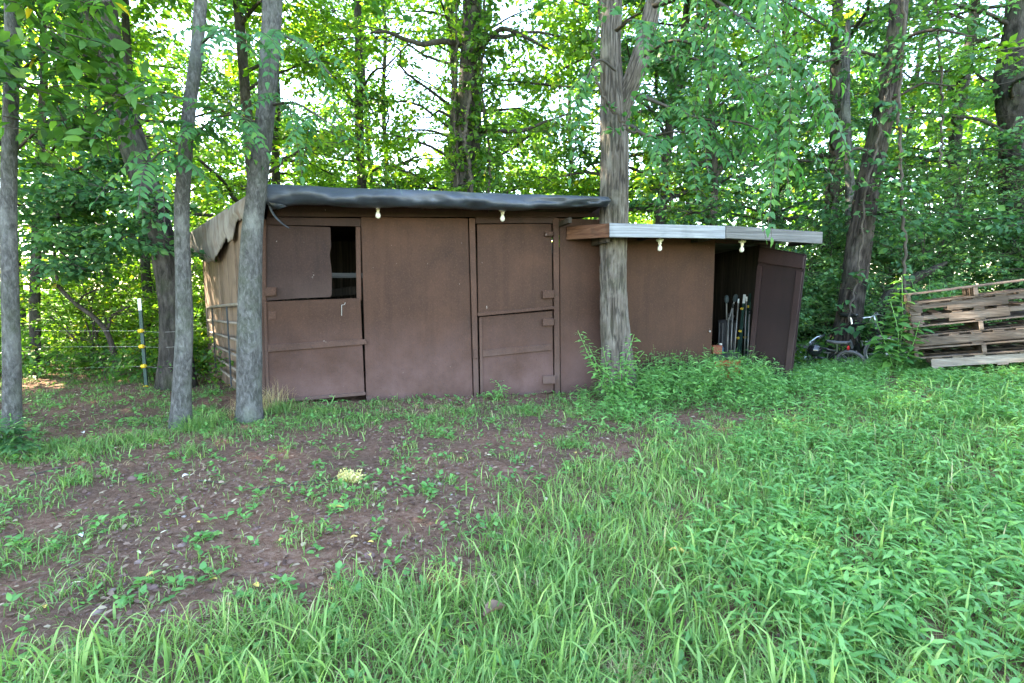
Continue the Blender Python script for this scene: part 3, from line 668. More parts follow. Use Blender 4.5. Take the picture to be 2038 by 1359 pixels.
# ------------------------------------------------------------------ pipe gate leaning along the left side
gA = BLp + LNrm * 0.30 + sides * 0.12; gB = fl + LNrm * 0.16 + sides * 0.02
pA = at(412, 612, gA[1]); pB = at(489, 588, gB[1])
gA = np.array([pA[0], pA[1], 0]); dgate = norm((gB - gA) * [1, 1, 0]); glen = np.linalg.norm((gB - gA)[:2])
gate = thing('pipe_gate', 'rusty tubular farm gate leaning along the left side of the shed', 'gate', gA)
g0z, g1z = pA[2], pA[2] + 0.12
def gp(u, f): return gA + dgate * (u * glen) + ZZ * ((g0z * (1 - u) + g1z * u) * f + (1 - f) * 0.12)
R_ = 0.019
MB().tube([gp(0, 0.0), gp(0, 0.9), gp(0.02, 0.965), gp(0.05, 1.0), gp(0.5, 1.0), gp(0.94, 1.0), gp(0.985, 0.965), gp(1, 0.9), gp(1, 0.0)], R_, 12).build('outer_pipe', M['gate_pipe'], gate, smooth=True)
for f in (0.79, 0.60, 0.415, 0.24, 0.10):
    MB().tube([gp(0.0, f), gp(0.5, f), gp(1.0, f)], R_ * 0.85, 10).build('rail', M['gate_pipe'], gate, smooth=True)
for u in (0.27, 0.72):
    c = gp(u, 0.5) + LNrm * 0.028; MB().obox(c, dgate * 0.03, LNrm * 0.004, (gp(u, 0.985) - gp(u, 0.02)) * 0.5).build('upright', M['gate_dark'], gate)
for u in (0.0, 1.0):
    b = gp(u, 0); MB().tube([np.array([b[0], b[1], -0.06]), b], R_ * .9, 10).build('foot', M['gate_pipe'], gate)

# ------------------------------------------------------------------ steel fence post with wires, left
fpb = onground(291, 772, 0.0); Yp = fpb[1]
fpt = at(277, 594, Yp)
root = thing('fence_post', 'dark green steel fence post with white tip and yellow insulators by the trees', 'fence post', (fpb[0], fpb[1], gz(fpb[0], fpb[1])))
fpb[2] = -0.15; d = fpt - fpb; sx = np.array([1.0, 0, 0])
def fbar(f0, f1, hx, y0, y1):
    a, b = fpb + d * f0, fpb + d * f1; q = lambda p: [p + np.array(v) for v in ((-hx, y0, 0), (-hx, y1, 0), (hx, y1, 0), (hx, y0, 0))]
    return q(a), q(b)
mb = MB(); mb.hexa(*fbar(0, .885, .021, -.003, .003)); mb.hexa(*fbar(0, .885, .004, .003, .04)); mb.build('post_bar', M['post_green'], root)
MB().hexa(*fbar(.885, 1, .0215, -.0035, .0035)).build('painted_tip', M['post_white'], root)
wires = []
for px, py in ((282, 658), (284, 689), (288, 728), (292, 770)):
    p = at(px, py, Yp) + np.array([0, -0.02, 0]); wires.append(p)
    MB().lathe([(0.010, -0.03), (0.026, -0.022), (0.014, -0.006), (0.026, 0.004), (0.026, 0.02), (0.010, 0.028)], p, (1, 0, 0.15), 12).obox(p + np.array([0, 0.012, 0]), (0.03, 0, 0), (0, 0.012, 0), (0, 0, 0.014)).build('insulator', M['yellow'], root)
for i, p in enumerate(wires[:3]):
    for k, (tx, ty, TY) in enumerate([(350, py2, 6.25) for py2 in ((660, 690, 731)[i],)] + [(-40, (655, 688, 735)[i], 8.6)]):
        e = at(tx, ty, TY); mid = (p + e) / 2 - ZZ * 0.012
        wm = MB().tube(crom(np.array([p, mid, e]), 9), 0.0022, 5)
        tag(wm.build('fence_wire', M['steel'], None, base=(p + e) / 2), 'thin steel fence wire strung from the yellow insulators of the green post', 'wire', 'fence wires')

# ------------------------------------------------------------------ pallets
def pallet(name, label, c, X, Yv, Zv, L=1.15, Wd=1.0, side='stringer', mt='pallet', rgen=None, notch=True, jit=0.02):
    """c: centre of the underside; X along the face seen, Yv away from the viewer, Zv up"""
    root = thing(name, label, 'pallet', c, 'stacked wooden pallets')
    H, t = 0.125, 0.016
    def bxx(nm, x0, x1, y0, y1, z0, z1, mm):
        j = rgen.uniform(-0.004, 0.004, 3); zz_ = rgen.uniform(-0.0025, 0.0025)
        cc = c + X * ((x0 + x1) / 2 + j[0]) + Yv * ((y0 + y1) / 2 + j[1]) + Zv * ((z0 + z1) / 2)
        return MB().obox(cc, X * (x1 - x0) / 2, Yv * (y1 - y0) / 2, Zv * (z1 - z0) / 2).build(nm, M[mm], root, 0.003)
    if side == 'stringer':                       # stringers run along X; deck boards run away
        for y in (-Wd / 2 + 0.02, 0, Wd / 2 - 0.02):
            m = MB(); h0, h1 = t, H - t
            f = lambda x0, x1, z0, z1: m.obox(c + X * (x0 + x1) / 2 + Yv * y + Zv * (z0 + z1) / 2, X * (x1 - x0) / 2, Yv * 0.019, Zv * (z1 - z0) / 2)
            if notch:
                n0, n1, w_ = -0.31 * L, 0.29 * L, 0.11
                mid = h0 + 0.042
                f(-L / 2, n0 - w_, h0, h1); f(n0 + w_, n1 - w_, h0, h1); f(n1 + w_, L / 2, h0, h1); f(n0 - w_, n0 + w_, mid, h1); f(n1 - w_, n1 + w_, mid, h1)
            else: f(-L / 2, L / 2, h0, h1)
            m.build('stringer', M[mt], root, 0.003)
        xs = np.linspace(-L / 2 + 0.055, L / 2 - 0.055, 7)
        for x in xs: bxx('deck_board', x - 0.045, x + 0.045, -Wd / 2, Wd / 2, H - t + .0005, H, 'pallet' if rgen.random() < .7 else mt)
        for x in (xs[0], xs[3], xs[6]): bxx('deck_board', x - 0.045, x + 0.045, -Wd / 2, Wd / 2, 0.0, t - .0005, mt)
    else:                                         # stringers run away; deck boards run along X
        for x in (-L / 2 + 0.02, rgen.uniform(-0.06, 0.06), L / 2 - 0.02): bxx('stringer', x - 0.019, x + 0.019, -Wd / 2, Wd / 2, t, H - t, mt)
        ys = np.linspace(-Wd / 2 + 0.05, Wd / 2 - 0.05, 6)
        for y in ys: bxx('deck_board', -L / 2 - rgen.uniform(0, 0.02), L / 2 + rgen.uniform(0, .02), y - 0.045, y + 0.045, H - t + .0005, H, mt)
        for y in (ys[0], ys[2], ys[5]): bxx('deck_board', -L / 2 - rgen.uniform(0, .015), L / 2 + rgen.uniform(0, .015), y - 0.045, y + 0.045, 0.0, t - .0005, mt)
    return root
pr_ = np.random.default_rng(4)
YPal = 5.75
pc = at(1850, 734, YPal)                                   # front left foot of the stack
# front edge direction in plan is nearly square to the view axis
tilt = math.radians(9.5)
PXv = norm(np.array([math.cos(math.radians(-36)) * math.cos(tilt), math.sin(math.radians(-36)) * math.cos(tilt), math.sin(tilt)]))
PYv = norm(np.array([math.sin(math.radians(36)), math.cos(math.radians(36)), 0.0])); PYv = norm(PYv - PXv * (PYv @ PXv)); PZv = np.cross(PXv, PYv)
kinds = [('stringer', 'pallet_pale', False, 'pale pallet lying on the grass, lowest of the stack', 0.0),
         ('end', 'pallet', False, 'open-ended brown pallet second from the ground in the stack', -0.14),
         ('stringer', 'pallet', False, 'brown pallet with a plain solid side, third from the ground in the stack', -0.17),
         ('end', 'pallet', False, 'open-ended brown pallet in the middle of the stack', -0.15),
         ('stringer', 'pallet', True, 'pallet with notched side, just above the middle of the stack', -0.10),
         ('stringer', 'pallet', True, 'weathered pallet with notched side, second from the top of the stack', -0.12),
         ('end', 'pallet', False, 'weathered open-ended pallet, topmost of the stack', -0.12)]
zc = 0.0
for i, (sd_, mt_, nt_, lab, xo) in enumerate(kinds):
    L_ = 1.2; c = pc + PXv * (L_ / 2 + xo + pr_.uniform(-.01, .01)) + PYv * (0.5 + pr_.uniform(-.02, .03)) + PZv * zc
    dzr = math.radians(pr_.uniform(-1.5, 1.5)); X2 = norm(PXv + PYv * dzr); Y2 = norm(PYv - PXv * dzr)
    pallet('pallet', lab, c, X2, Y2, PZv, L=L_, side=sd_, mt=mt_, rgen=pr_, notch=nt_); zc += 0.127

# ------------------------------------------------------------------ bicycles by the leaning tree
def bike(name, label, base, fwd, steer, lean, R=0.25, hb=0.52, hbz=0.86, wheelbase=0.82, seat=True, refl=False, group=None, mt='black', hand=True):
    base = np.asarray(base, float); root = thing(name, label, 'bicycle', base, group)
    f = norm(np.array([math.sin(fwd), math.cos(fwd), 0])); sdv = np.array([f[1], -f[0], 0]); up = norm(ZZ + sdv * math.tan(lean))
    ff = norm(f * math.cos(steer) + sdv * math.sin(steer)); fs = norm(np.cross(ff, up))
    P = lambda x, z, y=0: base + f * x + up * z + sdv * y
    fw, rw = P(wheelbase / 2, R), P(-wheelbase / 2, R)
    for cwh, axv in ((fw, fs), (rw, norm(np.cross(f, up)))):
        wh = MB().torus(cwh, axv, R - 0.02, 0.021, 36, 8).build('wheel', M['rubber'], root, smooth=True)
        MB().torus(cwh, axv, R - 0.042, 0.008, 32, 6).build('rim', M['chrome'], wh, smooth=True)
        hbm = MB().lathe([(0.018, -0.04), (0.02, -0.03), (0.02, 0.03), (0.018, 0.04)], cwh, axv, 10)
        t_ = norm(np.cross(axv, up)); u_ = np.cross(t_, axv)
        for k in range(14):
            a = 2 * math.pi * k / 14; hbm.tube([cwh + axv * (0.02 if k % 2 else -0.02), cwh + (t_ * math.cos(a) + u_ * math.sin(a)) * (R - 0.045)], 0.0016, 4)
        hbm.build('spokes', M['chrome'], wh)
    head_t, head_b = P(wheelbase / 2 - 0.14, hbz - 0.10), P(wheelbase / 2 - 0.10, hbz - 0.26); bbk = P(-0.02, R * 1.02); st = P(-0.14, hbz - 0.16)
    fr = MB()
    for a, b, r in ((head_t, st, .015), (head_b, bbk, .018), (st, bbk, .015), (bbk, rw + sdv * .045, .009), (bbk, rw - sdv * .045, .009), (st, rw + sdv * .04, .008), (st, rw - sdv * .04, .008), (head_t, head_b, .02)): fr.tube([a, b], r, 8)
    fr.build('frame', M[mt], root, smooth=True)
    fk = MB()
    for s_ in (1, -1): fk.tube([head_b + fs * s_ * .02, head_b + fs * s_ * .045 - up * .05, fw + fs * s_ * .045], .011, 8)
    fk.build('fork', M['chrome' if refl else mt], root, smooth=True)
    if hand:
        top = P(wheelbase / 2 - 0.16, hbz); hbm = MB().tube([head_t, top], .013, 8)
        hbm.tube([top - fs * hb / 2 - ff * .05, top - fs * hb * .25, top, top + fs * hb * .25, top + fs * hb / 2 - ff * .05], .011, 8)
        hm = hbm.build('handlebar', M['chrome'], root, smooth=True)
        for s_ in (1, -1): MB().tube([top + fs * s_ * (hb / 2 - .11) - ff * .04, top + fs * s_ * (hb / 2 + .005) - ff * .053], .016, 8).build('grip', M['black'], hm, smooth=True)
        bl = MB()
        for s_ in (1, -1): bl.tube([top + fs * s_ * (hb / 2 - .14) + ff * .01, top + fs * s_ * (hb / 2 - .03) + ff * .03 - up * .03], .005, 6)
        bl.build('brake_lever', M['chrome'], hm)
    sp = P(-0.16, hbz - 0.02); ss = MB()
    xs = np.linspace(-0.13, 0.13, 9); n = 10; Vv = []
    for x in xs:
        hw = 0.075 * (1 - sstep(-0.05, 0.13, x)) + 0.018
        for k in range(n):
            a = 2 * math.pi * k / n; Vv.append(sp + f * x + sdv * hw * math.cos(a) + up * (0.025 * math.sin(a) + 0.012 * (x / 0.13) ** 2))
    ss.add(Vv, [(i * n + k, i * n + (k + 1) % n, (i + 1) * n + (k + 1) % n, (i + 1) * n + k) for i in range(8) for k in range(n)] + [tuple(range(n)), tuple(8 * n + k for k in range(n))])
    sd2 = ss.build('saddle', M['rubber' if refl else 'black'], root, smooth=True); MB().tube([sp, st], .012, 8).build('seat_post', M['chrome'], root)
    if refl: MB().lathe([(0.003, -.012), (0.03, -.01), (0.032, 0), (0.02, .008), (0.003, .01)], sp - f * 0.13 - up * 0.07, -f, 14).build('reflector', M['red'], root, smooth=True)
    MB().lathe([(0.06, -0.004), (0.075, 0), (0.06, 0.004)], bbk + sdv * .05, sdv, 18).build('chainring', M['black'], root)
    pd = MB(); pd.tube([bbk + sdv * .06, bbk + sdv * .07 - up * .13 + f * .04], .008, 6); pd.obox(bbk + sdv * .11 - up * .13 + f * .04, f * .03, sdv * .035, up * .008); pd.tube([bbk - sdv * .06, bbk - sdv * .07 + up * .13 - f * .04], .008, 6); pd.obox(bbk - sdv * .11 + up * .13 - f * .04, f * .03, sdv * .035, up * .008); pd.build('pedals', M['chrome'], root)
    return root
b1 = at(1716, 730, 7.25); b1[2] = gz(b1[0], b1[1])
bike('bicycle', 'dusty black bicycle leaning behind the crooked tree near the pallets', b1, math.radians(172), math.radians(-28), math.radians(8), R=0.27, hbz=0.80)
b2 = at(1650, 735, 7.0); b2[2] = gz(b2[0], b2[1]) - 0.03
bike('bicycle', 'small black bicycle with red rear reflector beside the open maroon door', b2, math.radians(-35), math.radians(10), math.radians(-24), R=0.19, hbz=0.50, wheelbase=0.6, refl=True, hand=True, hb=0.3)
# round black helmet hung on the small bicycle
hc = at(1623, 697, 6.55)
hel = thing('helmet', 'round glossy black helmet hanging beside the small bicycle', 'helmet', hc - ZZ * 0.10)
hs = MB(); V = []; F = []; nu, nv = 20, 14
for j in range(nv + 1):
    ph = math.pi * j / nv * 0.72
    for i in range(nu):
        th = 2 * math.pi * i / nu; V.append(hc + np.array([0.088 * math.sin(ph) * math.cos(th), -0.085 * math.cos(ph) + 0.02, 0.085 * math.sin(ph) * math.sin(th)]))
for j in range(nv):
    for i in range(nu): F.append((j * nu + i, j * nu + (i + 1) % nu, (j + 1) * nu + (i + 1) % nu, (j + 1) * nu + i))
hs.add(V, F); ho = hs.build('shell', M['gloss_black'], hel, smooth=True); ho.modifiers.new('s', 'SOLIDIFY').thickness = 0.008
MB().torus(hc + np.array([0, 0.075, 0]), (0, 1, 0), 0.068, 0.007, 24, 6).build('edge_trim', M['rubber'], hel, smooth=True)
MB().tube(crom(np.array([hc + [-.066, .075, -0.02], hc + [-.03, .09, -.13], hc + [.03, .09, -.13], hc + [.066, .075, -0.02]]), 10), 0.006, 6).build('strap', M['black'], hel)
# ------------------------------------------------------------------ foliage builders
def leaf_geo(P, D, Nn, L, Wd, kind):
    n = len(P); D = norm(D); S = norm(np.cross(D, Nn)); U = np.cross(S, D)
    L = np.broadcast_to(L, (n,))[:, None]; Wd = np.broadcast_to(Wd, (n,))[:, None]
    if kind == 'diamond':
        K = [(0, 0, 0), (.45, .5, .10), (1, 0, -.06), (.45, -.5, .10)]; T = [(0, 1, 2), (0, 2, 3)]
    elif kind == 'hex':
        K = [(0, 0, 0), (.28, .46, .07), (.66, .36, .03), (1, 0, -.14), (.66, -.36, .03), (.28, -.46, .07)]; T = [(0, 1, 5), (1, 2, 4), (1, 4, 5), (2, 3, 4)]
    elif kind == 'lance':
        K = [(0, 0, 0), (.25, .5, .05), (.6, .40, .02), (1, 0, -.22), (.6, -.40, .02), (.25, -.5, .05)]; T = [(0, 1, 5), (1, 2, 4), (1, 4, 5), (2, 3, 4)]
    else:   # lobed, maple-like
        h = [(.05, .16, .02), (.22, .52, .05), (.42, .24, .02), (.70, .44, .0), (.70, .14, -.01)]
        K = [(0.32, 0, -.02), (0, 0, 0)] + h + [(1, 0, -.08)] + [(a, -b, c) for a, b, c in reversed(h)]
        m = len(K) - 1; T = [(0, 1 + i, 1 + (i + 1) % m) for i in range(m)]
    K = np.array(K); k = len(K)
    V = P[:, None] + D[:, None] * (K[:, 0] * L)[..., None] + S[:, None] * (K[:, 1] * Wd)[..., None] + U[:, None] * (K[:, 2] * L)[..., None]
    Fc = (np.arange(n) * k)[:, None, None] + np.array(T)[None]
    return V.reshape(-1, 3), Fc.reshape(-1, 3), len(T)

def prism_geo(A, B, rA, rB):             # three-sided twigs
    n = len(A); T = norm(B - A); ref = np.where(np.abs(T[:, 2:3]) > .9, [[1.0, 0, 0]], [[0, 0, 1.0]]); u = norm(np.cross(T, ref)); v = np.cross(T, u)
    V = np.zeros((n, 6, 3)); rA = np.broadcast_to(rA, (n,))[:, None]; rB = np.broadcast_to(rB, (n,))[:, None]
    for k in range(3):
        a = 2 * math.pi * k / 3; d = u * math.cos(a) + v * math.sin(a); V[:, k] = A + d * rA; V[:, 3 + k] = B + d * rB
    T_ = [(0, 1, 4), (0, 4, 3), (1, 2, 5), (1, 5, 4), (2, 0, 3), (2, 3, 5)]
    return V.reshape(-1, 3), ((np.arange(n) * 6)[:, None, None] + np.array(T_)[None]).reshape(-1, 3)

class Foliage:
    """leaf faces (material 0) and twigs (material 1) collected into one crown mesh"""
    def __init__(s): s.V = []; s.F = []; s.t = []; s.m = []; s.n = 0
    def _add(s, V, F, t, m): s.V.append(V); s.F.append(F + s.n); s.t.append(t); s.m.append(np.full(len(F), m)); s.n += len(V)
    def leaves(s, P, D, Nn, L, Wd, kind, tint):
        V, F, k = leaf_geo(P, D, Nn, L, Wd, kind); s._add(V, F, np.repeat(tint, k), 0)
    def twigs(s, A, B, rA, rB):
        V, F = prism_geo(A, B, rA, rB); s._add(V, F, np.full(len(F), .5), 1)
    def sprays(s, cen, out, rg, n, L, leaf, kind='hex', asp=0.6, flat=0.16, droop=0.25, tbase=0.45, tvar=0.22):
        """flat leafy sprays: cen (k,3), outward directions out (k,3), n leaves each"""
        k = len(cen)
        if k == 0: return
        out = norm(out * [1, 1, 0.4] + 1e-6); side = norm(np.cross(out, [[0, 0, 1.0]])); up = np.cross(side, out)
        sz = L * rg.uniform(.65, 1.25, k)
        a = rg.uniform(-.5, .55, (k, n)); b = rg.normal(0, .25, (k, n)) * (1.05 - np.abs(a)); c = rg.normal(0, flat * .5, (k, n))
        ds = -droop * ((a + .5) ** 2) * .5
        P = cen[:, None] + sz[:, None, None] * (out[:, None] * a[..., None] + side[:, None] * b[..., None] + up[:, None] * (c + ds)[..., None])
        P = P.reshape(-1, 3); nn = len(P); sg = np.sign(b).ravel()[:, None]
        D = np.repeat(out, n, 0) * rg.uniform(.2, 1, (nn, 1)) + np.repeat(side, n, 0) * sg * rg.uniform(.1, 1, (nn, 1)) + [[0, 0, -.35]] + rg.normal(0, .3, (nn, 3))
        Nn = np.repeat(up, n, 0) + rg.normal(0, .42, (nn, 3))
        l = leaf * rg.uniform(.55, 1.25, nn)
        tb = np.repeat(np.clip(tbase + rg.normal(0, .12, k), .05, .9), n)
        t = np.clip(tb + rg.normal(0, tvar, nn), 0, .96); t[rg.random(nn) < .004] = 1.0
        s.leaves(P, D, Nn, l, l * asp * rg.uniform(.8, 1.15, nn), kind, t)
        s.twigs(cen - out * (sz * .5)[:, None], cen + out * (sz * .45)[:, None] - up * (sz * droop * .35)[:, None], .005, .0018)
    def build(s, name, leafm, parent, twig='twig', world=True):
        V = np.concatenate(s.V); F = np.concatenate(s.F)
        return part(name, V, F, [M[leafm], M[twig]], parent, tint=np.concatenate(s.t), midx=np.concatenate(s.m))

def trunk_geo(path, seg=40, step=0.03, style='smooth', seed=0, flare=0.0):
    P = crom(np.asarray(path, float), max(6, int(np.linalg.norm(np.diff(np.asarray(path)[:, :3], axis=0), axis=1).sum() / step)))
    n = len(P); T = norm(np.gradient(P[:, :3], axis=0)); u = norm(np.cross(T[0], [0.2, 0.97, 0.1])); U = np.zeros((n, 3)); Vv = np.zeros((n, 3))
    for i in range(n): u = norm(u - T[i] * (u @ T[i])); U[i] = u; Vv[i] = np.cross(T[i], u)
    s = np.r_[0, np.cumsum(np.linalg.norm(np.diff(P[:, :3], axis=0), axis=1))]
    th = np.linspace(0, 2 * math.pi, seg, endpoint=False); TH, S = np.meshgrid(th, s); r = P[:, 3][:, None]
    cx, cy = np.cos(TH), np.sin(TH)
    fur = np.ones_like(cx)
    d = (fbm(cx * 1.2 + 5, cy * 1.2 + 5, S * 1.3, seed, 3) - .5) * .22
    if style == 'furrow':
        wv = fbm(cx * 2 + 9, cy * 2 + 9, S * 2.5, seed + 3, 2) * 1.6
        rid = np.abs(vnoise(cx * 10 + wv + 20, cy * 10 + wv + 20, S * 3.2, seed + 5) - .5) * 2
        rid2 = np.abs(vnoise(cx * 19 + wv + 40, cy * 19 + 40, S * 8, seed + 6) - .5) * 2
        d = d + (np.clip(rid * 2.2, 0, 1) - .7) * .10 + (np.clip(rid2 * 2, 0, 1) - .6) * .04; fur = np.clip(rid * 2.4, 0, 1) * (.55 + .45 * np.clip(rid2 * 2.5, 0, 1))
    elif style == 'scaly':
        sc_ = fbm(cx * 6 + 20, cy * 6 + 20, S * 5, seed + 5, 3); d = d + (sc_ - .5) * .16; fur = np.clip((sc_ - .25) * 2.2, 0, 1)
    else:
        d = d + (fbm(cx * 4 + 20, cy * 4 + 20, S * 6, seed + 5, 2) - .5) * .05
    fl_ = 1 + flare * np.exp(-S / .16) * (1 + .5 * np.cos(TH * 4 + seed))
    R = r * (1 + d) * fl_
    V = P[:, None, :3] + U[:, None] * (cx * R)[..., None] + Vv[:, None] * (cy * R)[..., None]
    i = np.arange(n - 1)[:, None] * seg; k = np.arange(seg)[None]; k2 = (k + 1) % seg
    return V.reshape(-1, 3), np.stack([i + k, i + k2, i + seg + k2, i + seg + k], -1).reshape(-1, 4), fur.ravel()

def pxpath(pts, Y):                      # (px, py, width_px[, Y]) -> (x, y, z, r)
    o = []
    for q in pts:
        yy = q[3] if len(q) > 3 else Y; p = at(q[0], q[1], yy); o.append((*p, q[2] / 2 / F_PX * yy * 0.91 / math.hypot(1, (q[0] - PW / 2) / F_PX)))   # an off-axis cylinder images wider
    return np.array(o)

def rooted(path):                        # bring the foot of the trunk just below the soil
    p = path.copy(); g = float(gz(p[0, 0], p[0, 1])) - .12
    if p[0, 2] > g: p = np.vstack([[p[0, 0], p[0, 1], g, p[0, 3] * 1.06], p])
    else: p[0, 2] = g
    return p

def extend(path, H, taper=.35, wob=.25, rg=None):     # carry a trunk on above the picture
    p = path; d = p[-1, :3] - p[-2, :3]; d = norm(d * [.6, .6, 1]); z = p[-1, 2]; out = [p]; r = p[-1, 3]; k = max(2, int((H - z) / 1.6)); c = p[-1, :3]
    for i in range(1, k + 1):
        c = c + d * (H - z) / k / max(d[2], .4) + np.r_[rg.normal(0, wob, 2) * .5, 0]; out.append(np.array([[*c, r * (1 - (1 - taper) * i / k)]]))
    return np.vstack(out)

def auto_limbs(path, rg, z0, z1, n, Lr, rise=.35, face=None):
    out = []
    for i in range(n):
        z = z0 + (z1 - z0) * (i + rg.random()) / n; j = int(np.argmin(abs(path[:, 2] - z))); b = path[j]
        b = np.array([np.interp(z, path[:, 2], path[:, q]) for q in range(4)]); b[2] = z
        a = rg.uniform(0, 2 * math.pi) if face is None else face + rg.normal(0, .9)
        L = Lr * (1 - .55 * max(0, (z - z0) / max(z1 - z0, .1))) * rg.uniform(.65, 1.15)
        d = np.array([math.cos(a), math.sin(a), 0]); pts = [b[:3]]
        for k in (1, 2, 3, 4): pts.append(b[:3] + d * L * k / 4 + ZZ * (rise * L * (k / 4) * (1 - .55 * k / 4)) + rg.normal(0, .07, 3) * L * .5)
        r = min(b[3] * .45, .012 + L * .011); out.append(np.c_[np.array(pts), np.linspace(r, .006, 5)])
    return out

GAPS = [(812, 120, 68, 120), (855, 285, 38, 45), (1010, 25, 45, 30), (75, 45, 30, 22)]
def keep(cen, rg, gap=True, strength=.8):
    if not gap: return np.ones(len(cen), bool)
    x, y = project(cen); k = np.ones(len(cen), bool)
    for a, b, c, d in GAPS:
        e = ((x - a) / c) ** 2 + ((y - b) / d) ** 2; k &= ~((e < 1.0 + .5 * (rg.random(len(cen)) - .5)) & (rg.random(len(cen)) < strength))
    return k

def limb_clusters(limbs, rg, per, spread, tmin=.25):
    C_, O_, A_ = [], [], []
    for l in limbs:
        q = crom(l, 24); n = max(1, int(per * np.linalg.norm(l[-1, :3] - l[0, :3])))
        t = np.clip(tmin + (1 - tmin) * rg.random(n) ** .7, 0, 1); j = (t * 23).astype(int); a = q[j, :3]
        d = norm(l[-1, :3] - l[0, :3]); off = rg.normal(0, 1, (n, 3)) * [1, 1, .45] * spread
        c = a + off; C_.append(c); A_.append(a); O_.append(norm(off * .8 + d * spread * .9))
    return np.concatenate(C_), np.concatenate(O_), np.concatenate(A_)

def tree(name, label, path, bark, style='smooth', seed=0, limbs=(), auto=None, seg=36, step=.05, flare=.05, leafm='leaf', leaf=.10, per=4.0, nleaf=45, spray=.55, spread=.28, kind='hex', asp=.6, group=None, tbase=.45, gap=True, merge=False, cat='tree', extra=None, forks=(), tmin=.25):
    rg = np.random.default_rng(1000 + seed); path = rooted(path); base = np.array([path[1, 0], path[1, 1], gz(path[1, 0], path[1, 1])])
    root = thing(name, label, cat, base, group)
    limbs = [np.asarray(l) for l in limbs]; al = []
    if auto: al = auto_limbs(path, rg, *auto)
    V, F, fu = trunk_geo(path, seg, step, style, seed, flare); Vs, Fs, n, Us = [V], [F], len(V), [fu]
    for fk in forks:
        v, f, fu = trunk_geo(fk, max(16, int(seg * .7)), step, style, seed + 7, 0); Vs.append(v); Fs.append(f + n); n += len(v); Us.append(fu)
    lm = limbs + al
    if merge:
        for l in lm:
            v, f = tube_geo(crom(l, 9)[:, :3], crom(l, 9)[:, 3], 6); Vs.append(np.array(v)); Fs.append(np.array(f) + n); n += len(v); Us.append(np.ones(len(v)))
    part('trunk', np.concatenate(Vs), np.concatenate(Fs), M[bark], root, smooth=True, fur=np.concatenate(Us))
    if not merge:
        for l in lm:
            q = crom(l, 14); q[:, :3] += np.cumsum(rg.normal(0, .012, (14, 3)), 0) * np.linspace(0, 1, 14)[:, None]
            v, f = tube_geo(q[:, :3], q[:, 3], 8); part('limb', np.array(v), np.array(f), M[bark], root, smooth=True, fur=np.ones(len(v)))
    fo = Foliage()
    if lm and nleaf:
        c, o, a = limb_clusters(lm, rg, per, spread, tmin); k = keep(c, rg, gap); c, o, a = c[k], o[k], a[k]
        fo.sprays(c, o, rg, nleaf, spray, leaf, kind, asp, tbase=tbase); fo.twigs(a, c, .007, .004)
    if extra: extra(fo, rg)
    if fo.n: fo.build('crown', leafm, root)
    return root

# ------------------------------------------------------------------ compound fronds (long leaves with paired leaflets)
def fronds(fo, base, dirs, rg, length=.55, pairs=9, ll=.10, lw=.032, droop=.55):
    n = len(base); dirs = norm(dirs); side = norm(np.cross(dirs, [[0, 0, 1.0]]) + 1e-6); Ls = length * rg.uniform(.7, 1.2, n)
    ts = np.linspace(.0, 1, pairs + 2); pts = []
    for t in ts: pts.append(base + dirs * (Ls * t)[:, None] + [[0, 0, -1.0]] * (Ls * droop * t ** 2)[:, None])
    pts = np.stack(pts, 1)
    for j in range(pairs + 1): fo.twigs(pts[:, j], pts[:, j + 1], .003, .0025)
    for j in range(1, pairs + 2):
        ax = norm(pts[:, j] - pts[:, j - 1]); up = norm(np.cross(side, ax)); up = up * np.sign(up[:, 2:3] + 1e-9)
        prof = math.sin(math.pi * min(1, .28 + .72 * j / (pairs + 1)) ** 1.0) * .55 + .5
        tint = np.clip(rg.normal(.5, .2, n), 0, 1)
        if j == pairs + 1: fo.leaves(pts[:, j], ax + rg.normal(0, .1, (n, 3)), up, ll * .8, lw, 'lance', tint); continue
        for sg in (1, -1):
            D = side * sg * .9 + ax * .55 - [[0, 0, .30]] + rg.normal(0, .13, (n, 3))
            fo.leaves(pts[:, j], D, up + rg.normal(0, .25, (n, 3)), ll * prof * rg.uniform(.85, 1.15, n), lw, 'lance', np.clip(tint + rg.normal(0, .1, n), 0, 1))

def frond_limb(fo, rg, pts, n, spread=.25, **kw):
    l = pxpath(pts, 0); q = crom(l, 40); t = np.clip(.2 + .8 * rg.random(n) ** .8, 0, 1); j = (t * 39).astype(int); b = q[j, :3] + rg.normal(0, .03, (n, 3))
    ax = norm(np.gradient(q[:, :3], axis=0))[j]; d = ax * .7 + rg.normal(0, .55, (n, 3)) * [1, 1, .45]
    fronds(fo, b, d, rg, **kw); return l

# ------------------------------------------------------------------ the nearer trees
R2 = np.random.default_rng(21)
def ext(p, H): return extend(p, H, rg=R2)
HI = dict(kind='diamond', per=3.4, nleaf=26, spray=.9, leaf=.17, spread=.5)

def t1x(fo, rg):
    for pts, n in (([(30, 150, 10, 4.3), (110, 95, 8, 4.1), (200, 130, 6, 4.0), (270, 200, 4, 3.9)], 26), ([(30, 300, 10, 4.3), (90, 250, 7, 4.2), (160, 240, 5, 4.1), (215, 205, 4, 4.0)], 20), ([(25, 60, 10, 4.3), (-30, 120, 6, 4.0), (-80, 190, 4, 3.9)], 14), ([(25, 30, 10, 4.3), (90, -10, 8, 4.0), (190, 10, 4, 3.8)], 22)):
        l = pxpath(pts, 0); q = crom(l, 30); fo.twigs(q[:-1, :3], q[1:, :3], q[:-1, 3], q[1:, 3])
        j = (np.clip(rg.random(n) ** .7, 0, 1) * 29).astype(int); c = q[j, :3] + rg.normal(0, .12, (n, 3)); fo.sprays(c, rg.normal(0, 1, (n, 3)), rg, 15, .42, .115, 'hex', .55, tbase=.35); fo.twigs(q[j, :3], c, .005, .003)
